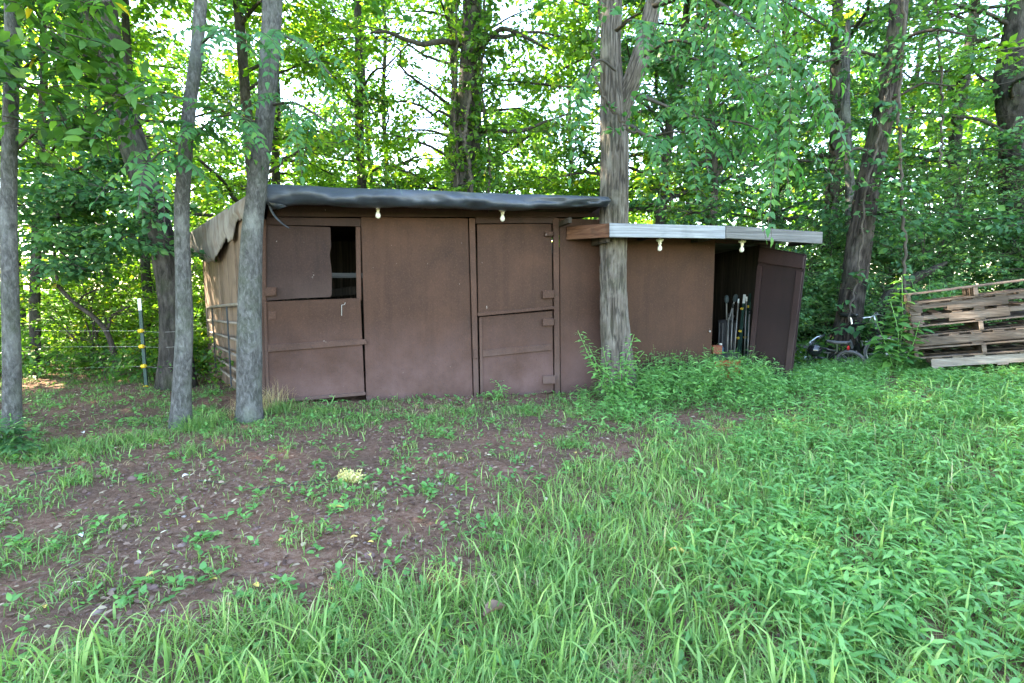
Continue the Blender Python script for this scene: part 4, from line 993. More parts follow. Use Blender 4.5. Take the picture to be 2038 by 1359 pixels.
p = pxpath([(22, 890, 58), (24, 840, 48), (23, 700, 45), (20, 560, 42), (17, 400, 39), (20, 250, 36), (24, 100, 35), (24, 0, 34), (22, -100, 33)], 4.25)
T1 = tree('grey_tree', 'slim grey tree rising from the feathery fern clump', ext(p, 12), 'bark_grey', 'smooth', 1, auto=(5.2, 11.5, 11, 2.6, .35, 2.2), extra=t1x, **HI)

p = pxpath([(352, 778, 96), (351, 740, 84), (349, 690, 74), (343, 600, 64), (327, 500, 60), (312, 430, 60), (285, 350, 62), (256, 260, 66), (226, 150, 70), (206, 50, 72), (196, -60, 70)], 6.5)
T2 = tree('oak_tree', 'thick leaning tree with dark rough bark behind the slim grey trunk', ext(p, 15), 'bark_dark', 'scaly', 2, auto=(5.6, 14.5, 18, 3.8, .35, 1.9), **HI)

def t2x(fo, rg):
    for pts, n in (([(395, 90, 8, 4.7), (440, 60, 6, 4.4), (500, 70, 4, 4.2)], 7), ([(380, 200, 8, 4.7), (310, 190, 6, 4.4), (250, 225, 4, 4.2)], 8), ([(372, 290, 8, 4.7), (420, 240, 6, 4.4), (470, 225, 4, 4.2)], 8), ([(370, 330, 8, 4.7), (330, 300, 5, 4.3), (300, 320, 4, 4.1)], 6)):
        l = frond_limb(fo, rg, pts, n, length=.5, pairs=9, ll=.10, lw=.036); q = crom(l, 20); fo.twigs(q[:-1, :3], q[1:, :3], q[:-1, 3], q[1:, 3])
p = pxpath([(360, 848, 56), (361, 800, 48), (364, 720, 43), (367, 640, 41), (364, 520, 37), (362, 420, 34), (367, 330, 32), (377, 220, 29), (391, 110, 28), (400, 0, 27), (408, -120, 25)], 4.65)
T2s = tree('grey_tree', 'slender curving grey tree between the fence post and the shed', ext(p, 11), 'bark_grey', 'smooth', 3, auto=(5.0, 10.5, 9, 2.4, .35, 1.9), extra=t2x, leafm='frond', **HI)

def t3x(fo, rg):
    for pts, n in (([(530, 210, 9, 4.85), (585, 205, 7, 4.6), (640, 235, 4, 4.4), (668, 255, 3, 4.3)], 8), ([(528, 250, 8, 4.85), (480, 235, 6, 4.6), (430, 245, 4, 4.5)], 6), ([(540, 60, 9, 4.85), (600, 90, 6, 4.5), (660, 150, 4, 4.3)], 7)):
        l = frond_limb(fo, rg, pts, n, length=.5, pairs=9, ll=.10, lw=.034); q = crom(l, 20); fo.twigs(q[:-1, :3], q[1:, :3], q[:-1, 3], q[1:, 3])
p = pxpath([(498, 830, 66), (497, 790, 58), (496, 700, 55), (497, 600, 52), (501, 480, 47), (510, 390, 44), (520, 300, 42), (531, 200, 40), (540, 80, 42), (543, 0, 42), (548, -120, 39)], 4.8)
T3 = tree('grey_tree', 'straight grey tree growing right against the shed corner', ext(p, 13), 'bark_grey', 'smooth', 4, auto=(5.2, 12.5, 11, 2.8, .35, 1.8), extra=t3x, leafm='frond', **HI)

lim4 = [pxpath(q, 0) for q in (
    [(920, 90, 14, 9.5), (880, 82, 12, 9.3), (840, 90, 11, 9.1), (800, 80, 9, 8.9), (770, 66, 7, 8.8), (735, 66, 4, 8.7)],
    [(955, 100, 14, 9.5), (975, 75, 11, 9.3), (1005, 58, 9, 9.1), (1050, 78, 7, 8.9), (1100, 98, 4, 8.8)],
    [(955, 260, 12, 9.5), (1000, 262, 10, 9.2), (1040, 262, 8, 9.0), (1080, 248, 6, 8.9), (1130, 235, 4, 8.8)],
    [(960, 70, 12, 9.5), (1000, 72, 9, 9.8), (1060, 60, 6, 10.1), (1140, 70, 4, 10.3)])]
p = pxpath([(915, 500, 56), (919, 430, 47), (922, 380, 44), (925, 300, 43), (930, 200, 41), (936, 100, 39), (941, 0, 39), (948, -150, 38)], 9.5)
T4 = tree('locust_tree', 'dark straight tree hung with vines, rising behind the felt roof', ext(p, 17), 'bark_dark', 'scaly', 5, limbs=lim4, auto=(7.2, 16.5, 16, 3.6), leafm='leaf_yellow', per=3.2, nleaf=26, spray=.8, leaf=.13, spread=.4)

def t5x(fo, rg):
    for pts, n in (([(1300, 10, 14, 5.6), (1390, -10, 10, 5.1), (1480, 40, 8, 4.6), (1560, 110, 6, 4.3), (1610, 190, 4, 4.1)], 17), ([(1310, -40, 12, 5.6), (1400, -60, 9, 4.8), (1520, -20, 7, 4.3), (1640, 50, 4, 4.0)], 15), ([(1262, 185, 12, 5.7), (1310, 205, 9, 5.3), (1390, 235, 7, 4.9), (1480, 245, 5, 4.6), (1560, 285, 3, 4.4)], 16), ([(1255, 250, 10, 5.7), (1290, 270, 7, 5.3), (1350, 262, 5, 5.0), (1420, 280, 4, 4.8)], 10), ([(1225, 140, 8, 5.6), (1190, 120, 6, 5.2), (1160, 170, 4, 5.0)], 5), ([(1280, 110, 10, 5.7), (1340, 80, 8, 5.2), (1400, 100, 6, 4.9), (1470, 160, 4, 4.6)], 13), ([(1226, 60, 10, 5.7), (1260, 40, 7, 5.3), (1300, 70, 5, 5.0)], 6)):
        l = frond_limb(fo, rg, pts, n, length=.55, pairs=10, ll=.115, lw=.036, droop=.7); q = crom(l, 24); fo.twigs(q[:-1, :3], q[1:, :3], q[:-1, 3], q[1:, 3])
p = pxpath([(1229, 770, 86), (1228, 735, 74), (1225, 690, 66), (1222, 640, 62), (1220, 540, 59), (1221, 470, 58), (1222, 400, 60), (1223, 300, 58), (1222, 230, 58), (1219, 180, 50), (1215, 100, 43), (1218, 0, 41), (1222, -120, 38)], 6.0)
fork = pxpath([(1228, 260, 44, 6.02), (1240, 205, 44, 6.0), (1262, 150, 40, 5.95), (1281, 90, 37, 5.9), (1297, 20, 35, 5.85), (1310, -60, 33, 5.8)], 5.8); fork = ext(fork, 11)
T5 = tree('walnut_tree', 'large forked tree with deeply furrowed bark growing up through the lean-to roof', ext(p, 14), 'bark_furrow', 'furrow', 6, auto=(5.6, 13.5, 16, 3.6, .35, 1.5), extra=t5x, forks=[fork], leafm='frond', seg=84, step=.034, flare=.04, **HI)

lim6 = [pxpath(q, 0) for q in ([(1758, 200, 10, 7.6), (1790, 190, 8, 7.4), (1840, 170, 6, 7.2), (1890, 180, 4, 7.0)], [(1745, 300, 9, 7.6), (1700, 300, 7, 7.3), (1660, 320, 4, 7.1)], [(1720, 400, 9, 7.6), (1760, 350, 6, 7.4), (1790, 360, 4, 7.2)], [(1780, 90, 10, 7.6), (1840, 60, 8, 7.2), (1930, 60, 4, 6.8)], [(1770, 120, 10, 7.6), (1700, 100, 8, 7.3), (1630, 130, 4, 7.0)])]
p = pxpath([(1672, 742, 84), (1678, 700, 70), (1688, 640, 62), (1697, 580, 58), (1706, 510, 56), (1716, 440, 53), (1728, 365, 52), (1744, 290, 51), (1760, 215, 50), (1774, 130, 45), (1786, 50, 41), (1792, -50, 39)], 7.6)
T6 = tree('crooked_tree', 'crooked leaning tree with stringy brown bark beside the bicycles', ext(p, 15), 'bark_brown', 'furrow', 7, limbs=lim6, auto=(6.0, 14.5, 15, 3.6, .35, 1.3), leafm='leaf_dark', seg=56, step=.045, per=2.6, nleaf=28, spray=.6, leaf=.115, spread=.32, tmin=.1)
p = pxpath([(1694, 500, 24), (1693, 440, 23), (1690, 340, 21), (1683, 250, 22), (1682, 160, 20), (1686, 80, 15), (1688, 40, 8)], 8.4)
T6b = tree('dead_snag', 'pale dead tree stem broken off at the top beside the crooked tree', p, 'bark_grey', 'furrow', 8, flare=.1, seg=24, nleaf=0)
p = pxpath([(1421, 520, 17), (1420, 440, 16), (1423, 350, 14), (1419, 260, 12), (1412, 160, 10), (1405, 60, 8)], 8.4)
lim7 = [pxpath(q, 0) for q in ([(1424, 350, 12, 8.4), (1440, 325, 11, 8.3), (1462, 298, 8, 8.1), (1490, 262, 4, 7.9)], [(1422, 380, 7, 8.4), (1450, 352, 6, 8.1), (1490, 350, 4, 7.9)], [(1418, 270, 7, 8.4), (1380, 230, 6, 8.1), (1340, 215, 4, 7.9)], [(1416, 220, 7, 8.4), (1470, 190, 5, 8.0), (1540, 190, 4, 7.7)], [(1410, 130, 7, 8.4), (1350, 110, 5, 8.1), (1300, 130, 4, 7.9)])]
T7 = tree('young_tree', 'young dark-stemmed forked tree behind the lean-to roof', ext(p, 8), 'bark_dark', 'smooth', 9, limbs=lim7, auto=(3.2, 7.8, 12, 2.2), leafm='leaf_dark', seg=20, per=5.5, nleaf=38, spray=.5, leaf=.10, spread=.25, kind='maple', asp=.85)
p = pxpath([(70, 775, 30), (71, 720, 27), (69, 600, 26), (72, 480, 24), (76, 380, 22), (82, 250, 20), (88, 100, 16)], 7.8)
lim9 = [pxpath(q, 0) for q in ([(72, 470, 12, 7.8), (110, 440, 9, 7.4), (170, 400, 7, 7.0), (250, 385, 5, 6.5), (330, 420, 3, 6.1)], [(72, 520, 10, 7.8), (100, 490, 8, 7.4), (150, 470, 6, 7.0), (230, 460, 4, 6.5), (300, 490, 3, 6.2)], [(76, 400, 10, 7.8), (130, 350, 8, 7.4), (200, 320, 6, 7.0), (290, 310, 4, 6.6)], [(72, 440, 9, 7.8), (40, 410, 7, 7.4), (-20, 400, 4, 7.0)], [(78, 330, 9, 7.8), (130, 270, 7, 7.4), (190, 260, 4, 7.0)], [(72, 500, 8, 7.8), (90, 470, 6, 7.2), (130, 510, 4, 6.7), (180, 540, 3, 6.4)], [(74, 460, 8, 7.8), (130, 420, 6, 7.0), (200, 350, 4, 6.5)])]
T9 = tree('understory_maple', 'small maple with low spreading dark green boughs behind the slim grey tree', ext(p, 8), 'bark_dark', 'smooth', 10, limbs=lim9, auto=(3.6, 7.8, 10, 2.4), leafm='leaf_dark', seg=24, per=11, nleaf=42, spray=.5, leaf=.085, spread=.24, kind='hex', asp=.8, tbase=.55)
p = pxpath([(236, 750, 17), (226, 700, 15), (213, 662, 14), (190, 634, 13), (152, 605, 12), (122, 576, 11), (112, 545, 9), (108, 500, 7)], 7.4)
lim10 = [pxpath(q, 0) for q in ([(212, 660, 8, 7.4), (225, 630, 6, 7.5), (260, 610, 4, 7.6)], [(120, 575, 7, 7.4), (90, 555, 5, 7.3), (60, 560, 4, 7.2)], [(150, 604, 6, 7.4), (180, 580, 5, 7.6), (230, 570, 3, 7.8)])]
T10 = tree('arching_sapling', 'thin bent sapling arching over the undergrowth by the fence post', p, 'bark_brown', 'smooth', 11, limbs=lim10, leafm='leaf_yellow', seg=16, flare=.1, per=9, nleaf=24, spray=.4, leaf=.08, spread=.16)
p = pxpath([(1740, 665, 40), (1752, 620, 34), (1772, 585, 30), (1815, 556, 27), (1850, 540, 20), (1884, 522, 9)], 7.9)
T11 = tree('leaning_stump', 'dark crooked dead limb slanting up behind the weeds by the pallets', p, 'bark_dark', 'scaly', 12, flare=.1, seg=24, nleaf=0)
p = pxpath([(2040, 640, 100), (2032, 500, 90), (2026, 400, 84), (2024, 260, 84), (2018, 150, 90), (2030, 40, 70), (2035, -80, 60)], 9.0)
T8 = tree('vine_covered_tree', 'dark broad trunk smothered in vines on the bank behind the pallets', ext(p, 13), 'bark_dark', 'scaly', 13, auto=(2.0, 12.5, 26, 3.0), leafm='leaf_bank', **{**HI, 'per': 4.5, 'nleaf': 34, 'leaf': .11, 'spray': .6})
# ------------------------------------------------------------------ the wood behind
R3 = np.random.default_rng(77)
spots = [(-11.5, 9.0, 'a'), (-9.2, 11.5, 'b'), (-6.9, 9.6, 'b'), (-6.2, 13.8, 'a'), (-5.2, 10.5, 'b'), (-3.4, 14.5, 'c'), (-0.9, 13.2, 'c'), (2.15, 10.8, 'b'), (2.6, 13.6, 'c'), (2.9, 10.2, 'a'), (4.6, 11.8, 'b'), (6.6, 10.4, 'a'), (7.2, 14.0, 'c'), (9.4, 11.0, 'b'), (10.6, 14.2, 'a'), (12.4, 9.2, 'a'), (-13.2, 13.5, 'c'), (-1.6, 17.5, 'a'), (13.8, 12.8, 'b'), (-3.6, 12.6, 'b'), (-1.15, 12.0, 'b'), (-7.8, 15.8, 'c'), (-4.6, 17.0, 'b'), (1.9, 16.2, 'b'), (5.4, 15.6, 'b'), (-10.8, 15.0, 'b'), (8.6, 16.5, 'a')]
LB = {'a': ('broad-leaved woodland tree with blue green foliage behind the shed', 'leaf_dark', .40), 'b': ('woodland tree with bright yellow green foliage behind the shed', 'leaf_yellow', .5), 'c': ('tall woodland tree with mid green foliage, deep among the trees', 'leaf', .5)}
for i, (x, y, k) in enumerate(spots):
    H = R3.uniform(12, 16); r = R3.uniform(.07, .15); lx, ly = R3.normal(0, .5, 2)
    path = np.array([[x + lx * t ** 1.5 + R3.normal(0, .05), y + ly * t ** 1.5, gz(x, y) - .1 + H * t, r * (1 - .8 * t) + .01] for t in np.linspace(0, 1, 7)])
    low = 1.2 if k != 'c' else 3.0
    tree('woodland_tree', LB[k][0], path, 'bark_dark', 'smooth', 40 + i, auto=(low, H * .97, 30, 3.3), leafm=LB[k][1], group='woodland trees behind the shed', seg=12, step=.12, per=5.6, nleaf=28, spray=.72, leaf=.132 if k != 'a' else .118, spread=.36, merge=True, tbase=LB[k][2], asp=.66, kind='diamond')

# unseen trees added left of the yard to keep direct sun off it
for i, (x, y) in enumerate([(-8.6, 4.6), (-10.2, 1.6), (-12.5, 5.2), (-13.2, 0.2), (-9.4, 6.9), (-15.5, 3.2), (-15.8, 7.5), (-11.4, 6.4), (-12.0, 3.0), (-10.0, 5.9)]):
    H = R3.uniform(14, 17); r = R3.uniform(.12, .18); path = np.array([[x + R3.normal(0, .1), y + R3.normal(0, .1), -.1 + H * t, r * (1 - .8 * t) + .01] for t in np.linspace(0, 1, 7)])
    tree('added_shade_tree', 'tall added tree out of view, shading the yard from the left', path, 'bark_grey', 'smooth', 140 + i, auto=(5.0, H * .97, 30, 3.9), leafm='leaf', group='added trees out of view shading the yard', seg=14, step=.12, per=4.2, nleaf=26, spray=.95, leaf=.18, spread=.5, merge=True, gap=False, kind='diamond')

# shrubs
def shrub(name, label, x, y, H, Rr, leafm, seed, ncl=70, nleaf=34, leaf=.07, spray=.38, group=None, cat='shrub', tb=.45, stems=7, kind='diamond'):
    rg = np.random.default_rng(500 + seed); base = np.array([x, y, float(gz(x, y))]); root = thing(name, label, cat, base, group); st = []
    Vs, Fs, n = [], [], 0
    for i in range(stems):
        a = 2 * math.pi * (i + rg.random()) / stems; h = H * rg.uniform(.7, 1.05); o = Rr * rg.uniform(.3, .9)
        pts = np.array([[x + math.cos(a) * o * f ** 1.3 + rg.normal(0, .03), y + math.sin(a) * o * f ** 1.3 + rg.normal(0, .03), base[2] - .05 + h * (f - .12 * f ** 3)] for f in np.linspace(0, 1, 6)])
        l = np.c_[pts, np.linspace(.012 + H * .004, .004, 6)]; st.append(l); q = crom(l, 12); v, f = tube_geo(q[:, :3], q[:, 3], 5); Vs.append(np.array(v)); Fs.append(np.array(f) + n); n += len(v)
    part('stems', np.concatenate(Vs), np.concatenate(Fs), M['twig'], root, smooth=True)
    fo = Foliage(); c, o, a = limb_clusters(st, rg, ncl / stems / H, Rr * .30, .05); c[:, 2] = np.maximum(c[:, 2], base[2] + .08)
    fo.sprays(c, o, rg, nleaf, spray, leaf * 1.06, kind, .66, tbase=tb); fo.twigs(a, c, .004, .003); fo.build('foliage', leafm, root); return root
left = [(-5.6, 8.6, 1.5, 1.0), (-6.8, 8.2, 1.9, 1.1), (-4.9, 9.4, 2.2, 1.1), (-7.9, 9.2, 2.6, 1.3), (-6.1, 10.6, 2.6, 1.4), (-9.4, 8.4, 2.2, 1.2), (-5.0, 7.75, .8, .7), (-8.6, 7.3, 1.3, .9), (-4.2, 11.2, 2.4, 1.3), (-8.3, 12.0, 3.0, 1.6), (-11.0, 10.5, 3.0, 1.6)]
for i, (x, y, H, Rr) in enumerate(left):
    shrub('woodland_shrub', 'loose yellow green undergrowth shrub beyond the fence post', x, y, H, Rr, 'leaf_yellow', i, ncl=int(60 + 40 * H), group='undergrowth shrubs beyond the fence post', leaf=.075, tb=.55)
right = [(4.9, 9.0, 2.6, 1.0), (5.9, 9.3, 3.2, 1.2), (6.9, 8.6, 2.9, 1.2), (7.9, 9.4, 4.2, 1.5), (8.9, 8.3, 3.4, 1.3), (9.9, 9.6, 4.6, 1.6), (7.2, 10.8, 4.6, 1.5), (6.1, 7.9, 1.5, .8), (8.1, 7.4, 2.2, 1.0), (9.2, 7.0, 2.4, 1.1), (5.3, 8.1, 1.5, .7), (11.2, 8.6, 4.6, 1.6), (4.4, 8.4, 1.9, .8)]
for i, (x, y, H, Rr) in enumerate(right):
    shrub('bank_shrub', 'dense blue green shrub on the bank behind the crooked tree and pallets', x, y, H, Rr, 'leaf_bank', 30 + i, ncl=int(110 + 75 * H), group='shrubs on the bank behind the pallets', leaf=.062, tb=.62, nleaf=38)
mid = [(-2.6, 9.6, 2.9, 1.1), (-1.2, 10.2, 2.7, 1.1), (.2, 9.2, 2.6, 1.0), (1.6, 9.6, 2.9, 1.1), (2.9, 9.0, 2.7, 1.0), (3.9, 9.9, 3.0, 1.1), (-3.2, 12.0, 3.2, 1.4), (.8, 12.4, 3.4, 1.5)]
for i, (x, y, H, Rr) in enumerate(mid):
    shrub('roadside_shrub', 'bright green leafy shrub rising behind the shed roofs', x, y, H, Rr, 'leaf_yellow', 60 + i, ncl=int(50 + 45 * H), group='shrubs behind the shed roofs', leaf=.085, tb=.6, nleaf=30)

# far wood, one mass
n = 2000
th = R3.uniform(-1.25, 1.25, n); rr = R3.uniform(20, 34, n); c = np.c_[np.sin(th) * rr, np.cos(th) * rr, np.zeros(n)]
top = 4.6 + 5.5 * fbm(th * 4, 1.5, 0, 12, 3) + np.where(np.abs(th) > .55, 3.0, 0); c[:, 2] = R3.random(n) ** .8 * top
fo = Foliage(); fo.sprays(c, R3.normal(0, 1, (n, 3)), R3, 30, 1.6, .34, 'diamond', .7, tbase=.5)
far = solo('far_woodland', np.concatenate(fo.V), np.concatenate(fo.F), [M['leaf_yellow'], M['twig']], 'sunlit edge of the wood seen far off between the trees', 'woodland', base=np.array([0, 26.0, 0]), kind='stuff', tint=np.concatenate(fo.t), midx=np.concatenate(fo.m))

# ------------------------------------------------------------------ climbers
def vine(label, pts, Y, nleaf, leafm, leaf=.08, spread=.10, w=5, seed=0, spr=10):
    rg = np.random.default_rng(900 + seed); l = pxpath([(a, b, w, *(c,)) for a, b, c in pts], Y); q = crom(l, 60); q[1:-1, :3] += rg.normal(0, .012, (58, 3))
    root = thing('climbing_vine', label, 'vine', q[np.argmin(q[:, 2]), :3]); v, f = tube_geo(q[:, :3], q[:, 3], 6); part('stem', np.array(v), np.array(f), M['vine'], root, smooth=True)
    if nleaf:
        j = rg.integers(0, 60, nleaf); c = q[j, :3] + rg.normal(0, spread, (nleaf, 3)); fo = Foliage(); fo.sprays(c, rg.normal(0, 1, (nleaf, 3)) - [[0, .4, 0]], rg, spr, .26, leaf, 'hex', .75, tbase=.5); fo.twigs(q[j, :3], c, .003, .002); fo.build('foliage', leafm, root)
    return root
vine('leafy vine hanging down the right side of the dark tree behind the roof', [(962, -40, 9.3), (966, 60, 9.3), (958, 150, 9.3), (966, 240, 9.3), (975, 330, 9.3), (968, 460, 9.3)], 9.3, 190, 'leaf', leaf=.10, spread=.16, seed=1)
vine('leafy vine climbing the left side of the dark tree behind the roof', [(905, 460, 9.3), (912, 330, 9.3), (903, 220, 9.3), (910, 100, 9.3), (905, -40, 9.3)], 9.3, 110, 'leaf_yellow', leaf=.09, spread=.15, seed=2)
vine('thin pale vine twisting up the front of the dark tree behind the roof', [(940, 440, 9.2), (935, 340, 9.15), (925, 270, 9.15), (938, 180, 9.15)], 9.2, 14, 'leaf', leaf=.08, seed=3, w=9)
vine('bare hanging vine stem beside the crooked tree', [(1798, 640, 7.2), (1800, 480, 7.2), (1793, 330, 7.2), (1790, 200, 7.2), (1798, 60, 7.2), (1800, -40, 7.2)], 7.2, 26, 'leaf_dark', leaf=.09, seed=4, w=8)
vine('creeper with large leaves climbing the crooked tree', [(1690, 640, 7.32), (1712, 500, 7.35), (1722, 400, 7.33), (1745, 290, 7.33), (1765, 180, 7.33), (1785, 60, 7.35)], 7.3, 34, 'leaf_dark', leaf=.11, spread=.14, seed=5, w=6, spr=7)
vine('brown looping vine stem on the forked furrowed tree', [(1198, -30, 5.5), (1190, 60, 5.5), (1180, 120, 5.5), (1200, 190, 5.5), (1235, 235, 5.5), (1262, 262, 5.5), (1330, 280, 5.3)], 5.5, 12, 'frond', leaf=.09, seed=6, w=6)
vine('tangled leafy vine dangling from the branches above the bank', [(1860, -40, 7.6), (1868, 80, 7.6), (1872, 170, 7.6), (1876, 260, 7.6), (1870, 330, 7.6)], 7.6, 60, 'leaf', leaf=.09, spread=.18, seed=7, w=6)

# ------------------------------------------------------------------ plants that can be told apart in the yard
def big_weed(name, label, px, py, Y, stems, leafm, leaf, seed, H, asp=.5, per=16, group=None, cat='plant', kind='hex', tb=.6):
    rg = np.random.default_rng(300 + seed); b = at(px, py, Y); b[2] = gz(b[0], b[1]); root = thing(name, label, cat, b, group)
    Vs, Fs, n = [], [], 0; fo = Foliage()
    for (tx, ty, ty_) in stems:
        t = at(tx, ty, ty_); m1 = b * .55 + t * .45 + np.r_[rg.normal(0, .04, 2), .05]; q = crom(np.c_[np.array([b, m1, t]), [.007, .005, .003]], 16); v, f = tube_geo(q[:, :3], q[:, 3], 6); Vs.append(np.array(v)); Fs.append(np.array(f) + n); n += len(v)
        L = np.linalg.norm(t - b); k = max(4, int(per * L)); tt = .22 + .78 * np.arange(k) / (k - 1); P = q[np.clip((tt * 15).astype(int), 0, 15), :3] + rg.normal(0, .008, (k, 3)); a = np.arange(k) * 2.4 + rg.random()
        D = np.c_[np.cos(a), np.sin(a), rg.uniform(.0, .5, k)]; sz = leaf * (1.1 - .45 * tt) * rg.uniform(.8, 1.15, k)
        fo.twigs(P, P + D * .03, .002, .0015); fo.leaves(P + D * .03, D - [[0, 0, .25]], np.c_[-.5 * np.cos(a), -.5 * np.sin(a), np.ones(k)] + rg.normal(0, .2, (k, 3)), sz, sz * asp, kind, np.clip(rg.normal(tb, .2, k), 0, .97))
    part('stem', np.concatenate(Vs), np.concatenate(Fs), M['stilt'], root, smooth=True, tint=np.full(sum(len(f) for f in Fs), .6)); fo.build('leaves', leafm, root); return root
big_weed('pokeweed', 'tall broad-leaved weed standing in front of the pallet stack', 1780, 770, 5.9, [(1770, 590, 5.9), (1795, 548, 6.0), (1830, 640, 5.7), (1745, 640, 5.8), (1760, 680, 5.7)], 'frond', .19, 1, 1, tb=.85, per=40)
big_weed('pokeweed', 'broad-leaved weed showing above the left end of the pallets', 1850, 740, 6.9, [(1815, 560, 6.8), (1850, 555, 6.8), (1880, 565, 6.9), (1895, 575, 6.9)], 'frond', .19, 2, 1, tb=.85, per=36)
big_weed('sapling', 'small leafy sapling leaning left at the foot of the furrowed tree', 1222, 760, 5.45, [(1150, 658, 5.4), (1172, 690, 5.3), (1200, 690, 5.4), (1185, 720, 5.3)], 'stilt', .10, 3, 1, asp=.45, per=70)
big_weed('sapling', 'small leafy sapling at the right side of the furrowed tree', 1240, 770, 5.5, [(1262, 665, 5.5), (1282, 700, 5.5), (1255, 715, 5.4), (1236, 710, 5.4)], 'stilt', .105, 4, 1, asp=.48, per=70)
big_weed('seedling', 'bright green seedling growing against the closed brown door', 985, 800, 5.7, [(985, 757, 5.75), (1010, 775, 5.7), (968, 780, 5.7)], 'stilt', .085, 5, 1, asp=.45, per=80)
big_weed('fern_clump', 'low feathery green clump at the foot of the slim grey tree', 15, 895, 4.0, [(-10, 830, 4.0), (20, 822, 3.95), (45, 835, 3.9), (62, 862, 3.8), (75, 890, 3.75), (30, 850, 3.7), (0, 860, 3.7), (50, 905, 3.6)], 'leaf_dark', .11, 6, 1, asp=.3, per=90, kind='lance')
big_weed('leafy_weed', 'pale leafed weed sprouting before the small bicycle', 1652, 750, 6.3, [(1650, 722, 6.3), (1664, 715, 6.3), (1640, 735, 6.3)], 'frond', .13, 7, 1, asp=.42, per=12, tb=.95)
big_weed('seedling', 'tiny seedling growing under the stable door', 655, 808, 5.4, [(655, 788, 5.4), (640, 800, 5.4)], 'stilt', .06, 8, 1, asp=.42, per=30)
# ------------------------------------------------------------------ grass, weeds and litter
RG = np.random.default_rng(5)
yb = np.array([800, 830, 860, 900, 950, 1000, 1050, 1100, 1150, 1200, 1250, 1300, 1400]); xb = np.array([1560, 1500, 1330, 1190, 1080, 960, 880, 830, 690, 500, 250, 20, -300])
xt = np.array([-200, 0, 100, 250, 500, 700, 900, 1100, 1300, 1500]); yt = np.array([925, 925, 930, 915, 885, 862, 848, 826, 812, 800])
def zones(x, y):
    z = gz(x, y); px, py = project(np.stack([x, y, z], -1)); n1 = fbm(x * 1.6, y * 1.6, 0, 41, 3) - .5; n2 = fbm(x * 4.5, y * 4.5, 0, 47, 3)
    lush = sstep(-130, 330, px + n1 * 380 + (n2 - .5) * 260 - np.interp(py, yb, xb))
    back = sstep(18, -14, py + n1 * 60 - np.interp(px, xt, yt)) * (px < 1600)
    return px, py, z, lush, back, n1, n2

def blades(x, y, z, L, wd, lean, rg, tint, stiff=.5):
    n = len(x); a = rg.uniform(0, 2 * math.pi, n); d = np.c_[np.cos(a), np.sin(a), np.zeros(n)]; s = np.c_[-np.sin(a), np.cos(a), np.zeros(n)]
    tw = rg.normal(0, .5, n); s = norm(s + d * tw[:, None]); base = np.c_[x, y, z - .01]; V = []
    for t, wf in ((0, .7), (.35, 1.0), (.7, .75)):
        c = base + d * (L * lean * t ** 2)[:, None] + ZZ * (L * (t - lean * .55 * t ** 2.2))[:, None]; V += [c - s * (wd * wf * .5)[:, None], c + s * (wd * wf * .5)[:, None]]
    V.append(base + d * (L * lean)[:, None] + ZZ * (L * (1 - lean * .55) - L * lean * lean * .12)[:, None])
    V = np.stack(V, 1).reshape(-1, 3); T = np.array([(0, 1, 3), (0, 3, 2), (2, 3, 5), (2, 5, 4), (4, 5, 6)])
    return V, ((np.arange(n) * 7)[:, None, None] + T[None]).reshape(-1, 3), np.repeat(tint, 5)

class Acc:
    def __init__(s): s.V = []; s.F = []; s.t = []; s.n = 0
    def add(s, V, F, t): s.V.append(V); s.F.append(F + s.n); s.t.append(t); s.n += len(V)
    def out(s): return np.concatenate(s.V), np.concatenate(s.F), np.concatenate(s.t)
def stuff(name, acc, mt, label, cat):
    V, F, t = acc.out(); o = obj(name, mesh_np(name, V, F, mt, tint=t)); return tag(o, label, cat, kind='stuff')

def in_shed(x, y):
    q = np.stack([x - WO[0], y - WO[1]], -1); off = q @ WN[:2]; s = q @ WU[:2]
    return (off < .03) & (off > -2.4) & (s > ws(524, 800)[0] - .5) & (s < s1 + .05)

def scatter(n, y0=1.15, y1=8.2, pw=1.0):
    y = y0 + (y1 - y0) * RG.random(n) ** pw; x = RG.uniform(-1, 1, n) * (1.12 * y + 1.7); return x, y

# 1 meadow grass
g = Acc()
x, y = scatter(470000, pw=1.15); px, py, z, lush, back, n1, n2 = zones(x, y)
clump = sstep(.35, .62, fbm(x * 7, y * 7, 0, 61, 2))
den = lush * (.35 + .65 * clump) * (.55 + .45 * sstep(.3, .55, n2)) + (1 - lush) * (back * .8 * sstep(.34, .55, n2) * (.3 + .7 * clump) + .03 + .42 * sstep(.54, .68, n2) * clump)
den *= np.where(px > 1620, .75, 1.0) * sstep(8.2, 7.0, y); den[in_shed(x, y)] = 0
k = RG.random(len(x)) < den * .82; x, y, z, px, py, lush, back = x[k], y[k], z[k], px[k], py[k], lush[k], back[k]; n = len(x)
L = (RG.gamma(4.5, .0175, n) + .022) * (.55 + .55 * lush); L *= np.where(back > .5, .9, 1) * (1 - .4 * sstep(1740, 1820, px) * sstep(4.4, 5.0, y))
wd = RG.uniform(.0022, .0052, n) * (1 + .12 * y); lean = np.clip(RG.normal(.62, .28, n), .08, 1.1)
t = np.clip(RG.normal(.5, .2, n) + .12 * (fbm(x * 1.2, y * 1.2, 0, 71, 2) - .5) * 3 - .22 * back * (1 - lush), 0, .93); t[RG.random(n) < .05] = 1.0
g.add(*blades(x, y, z, L, wd, lean, RG, t))
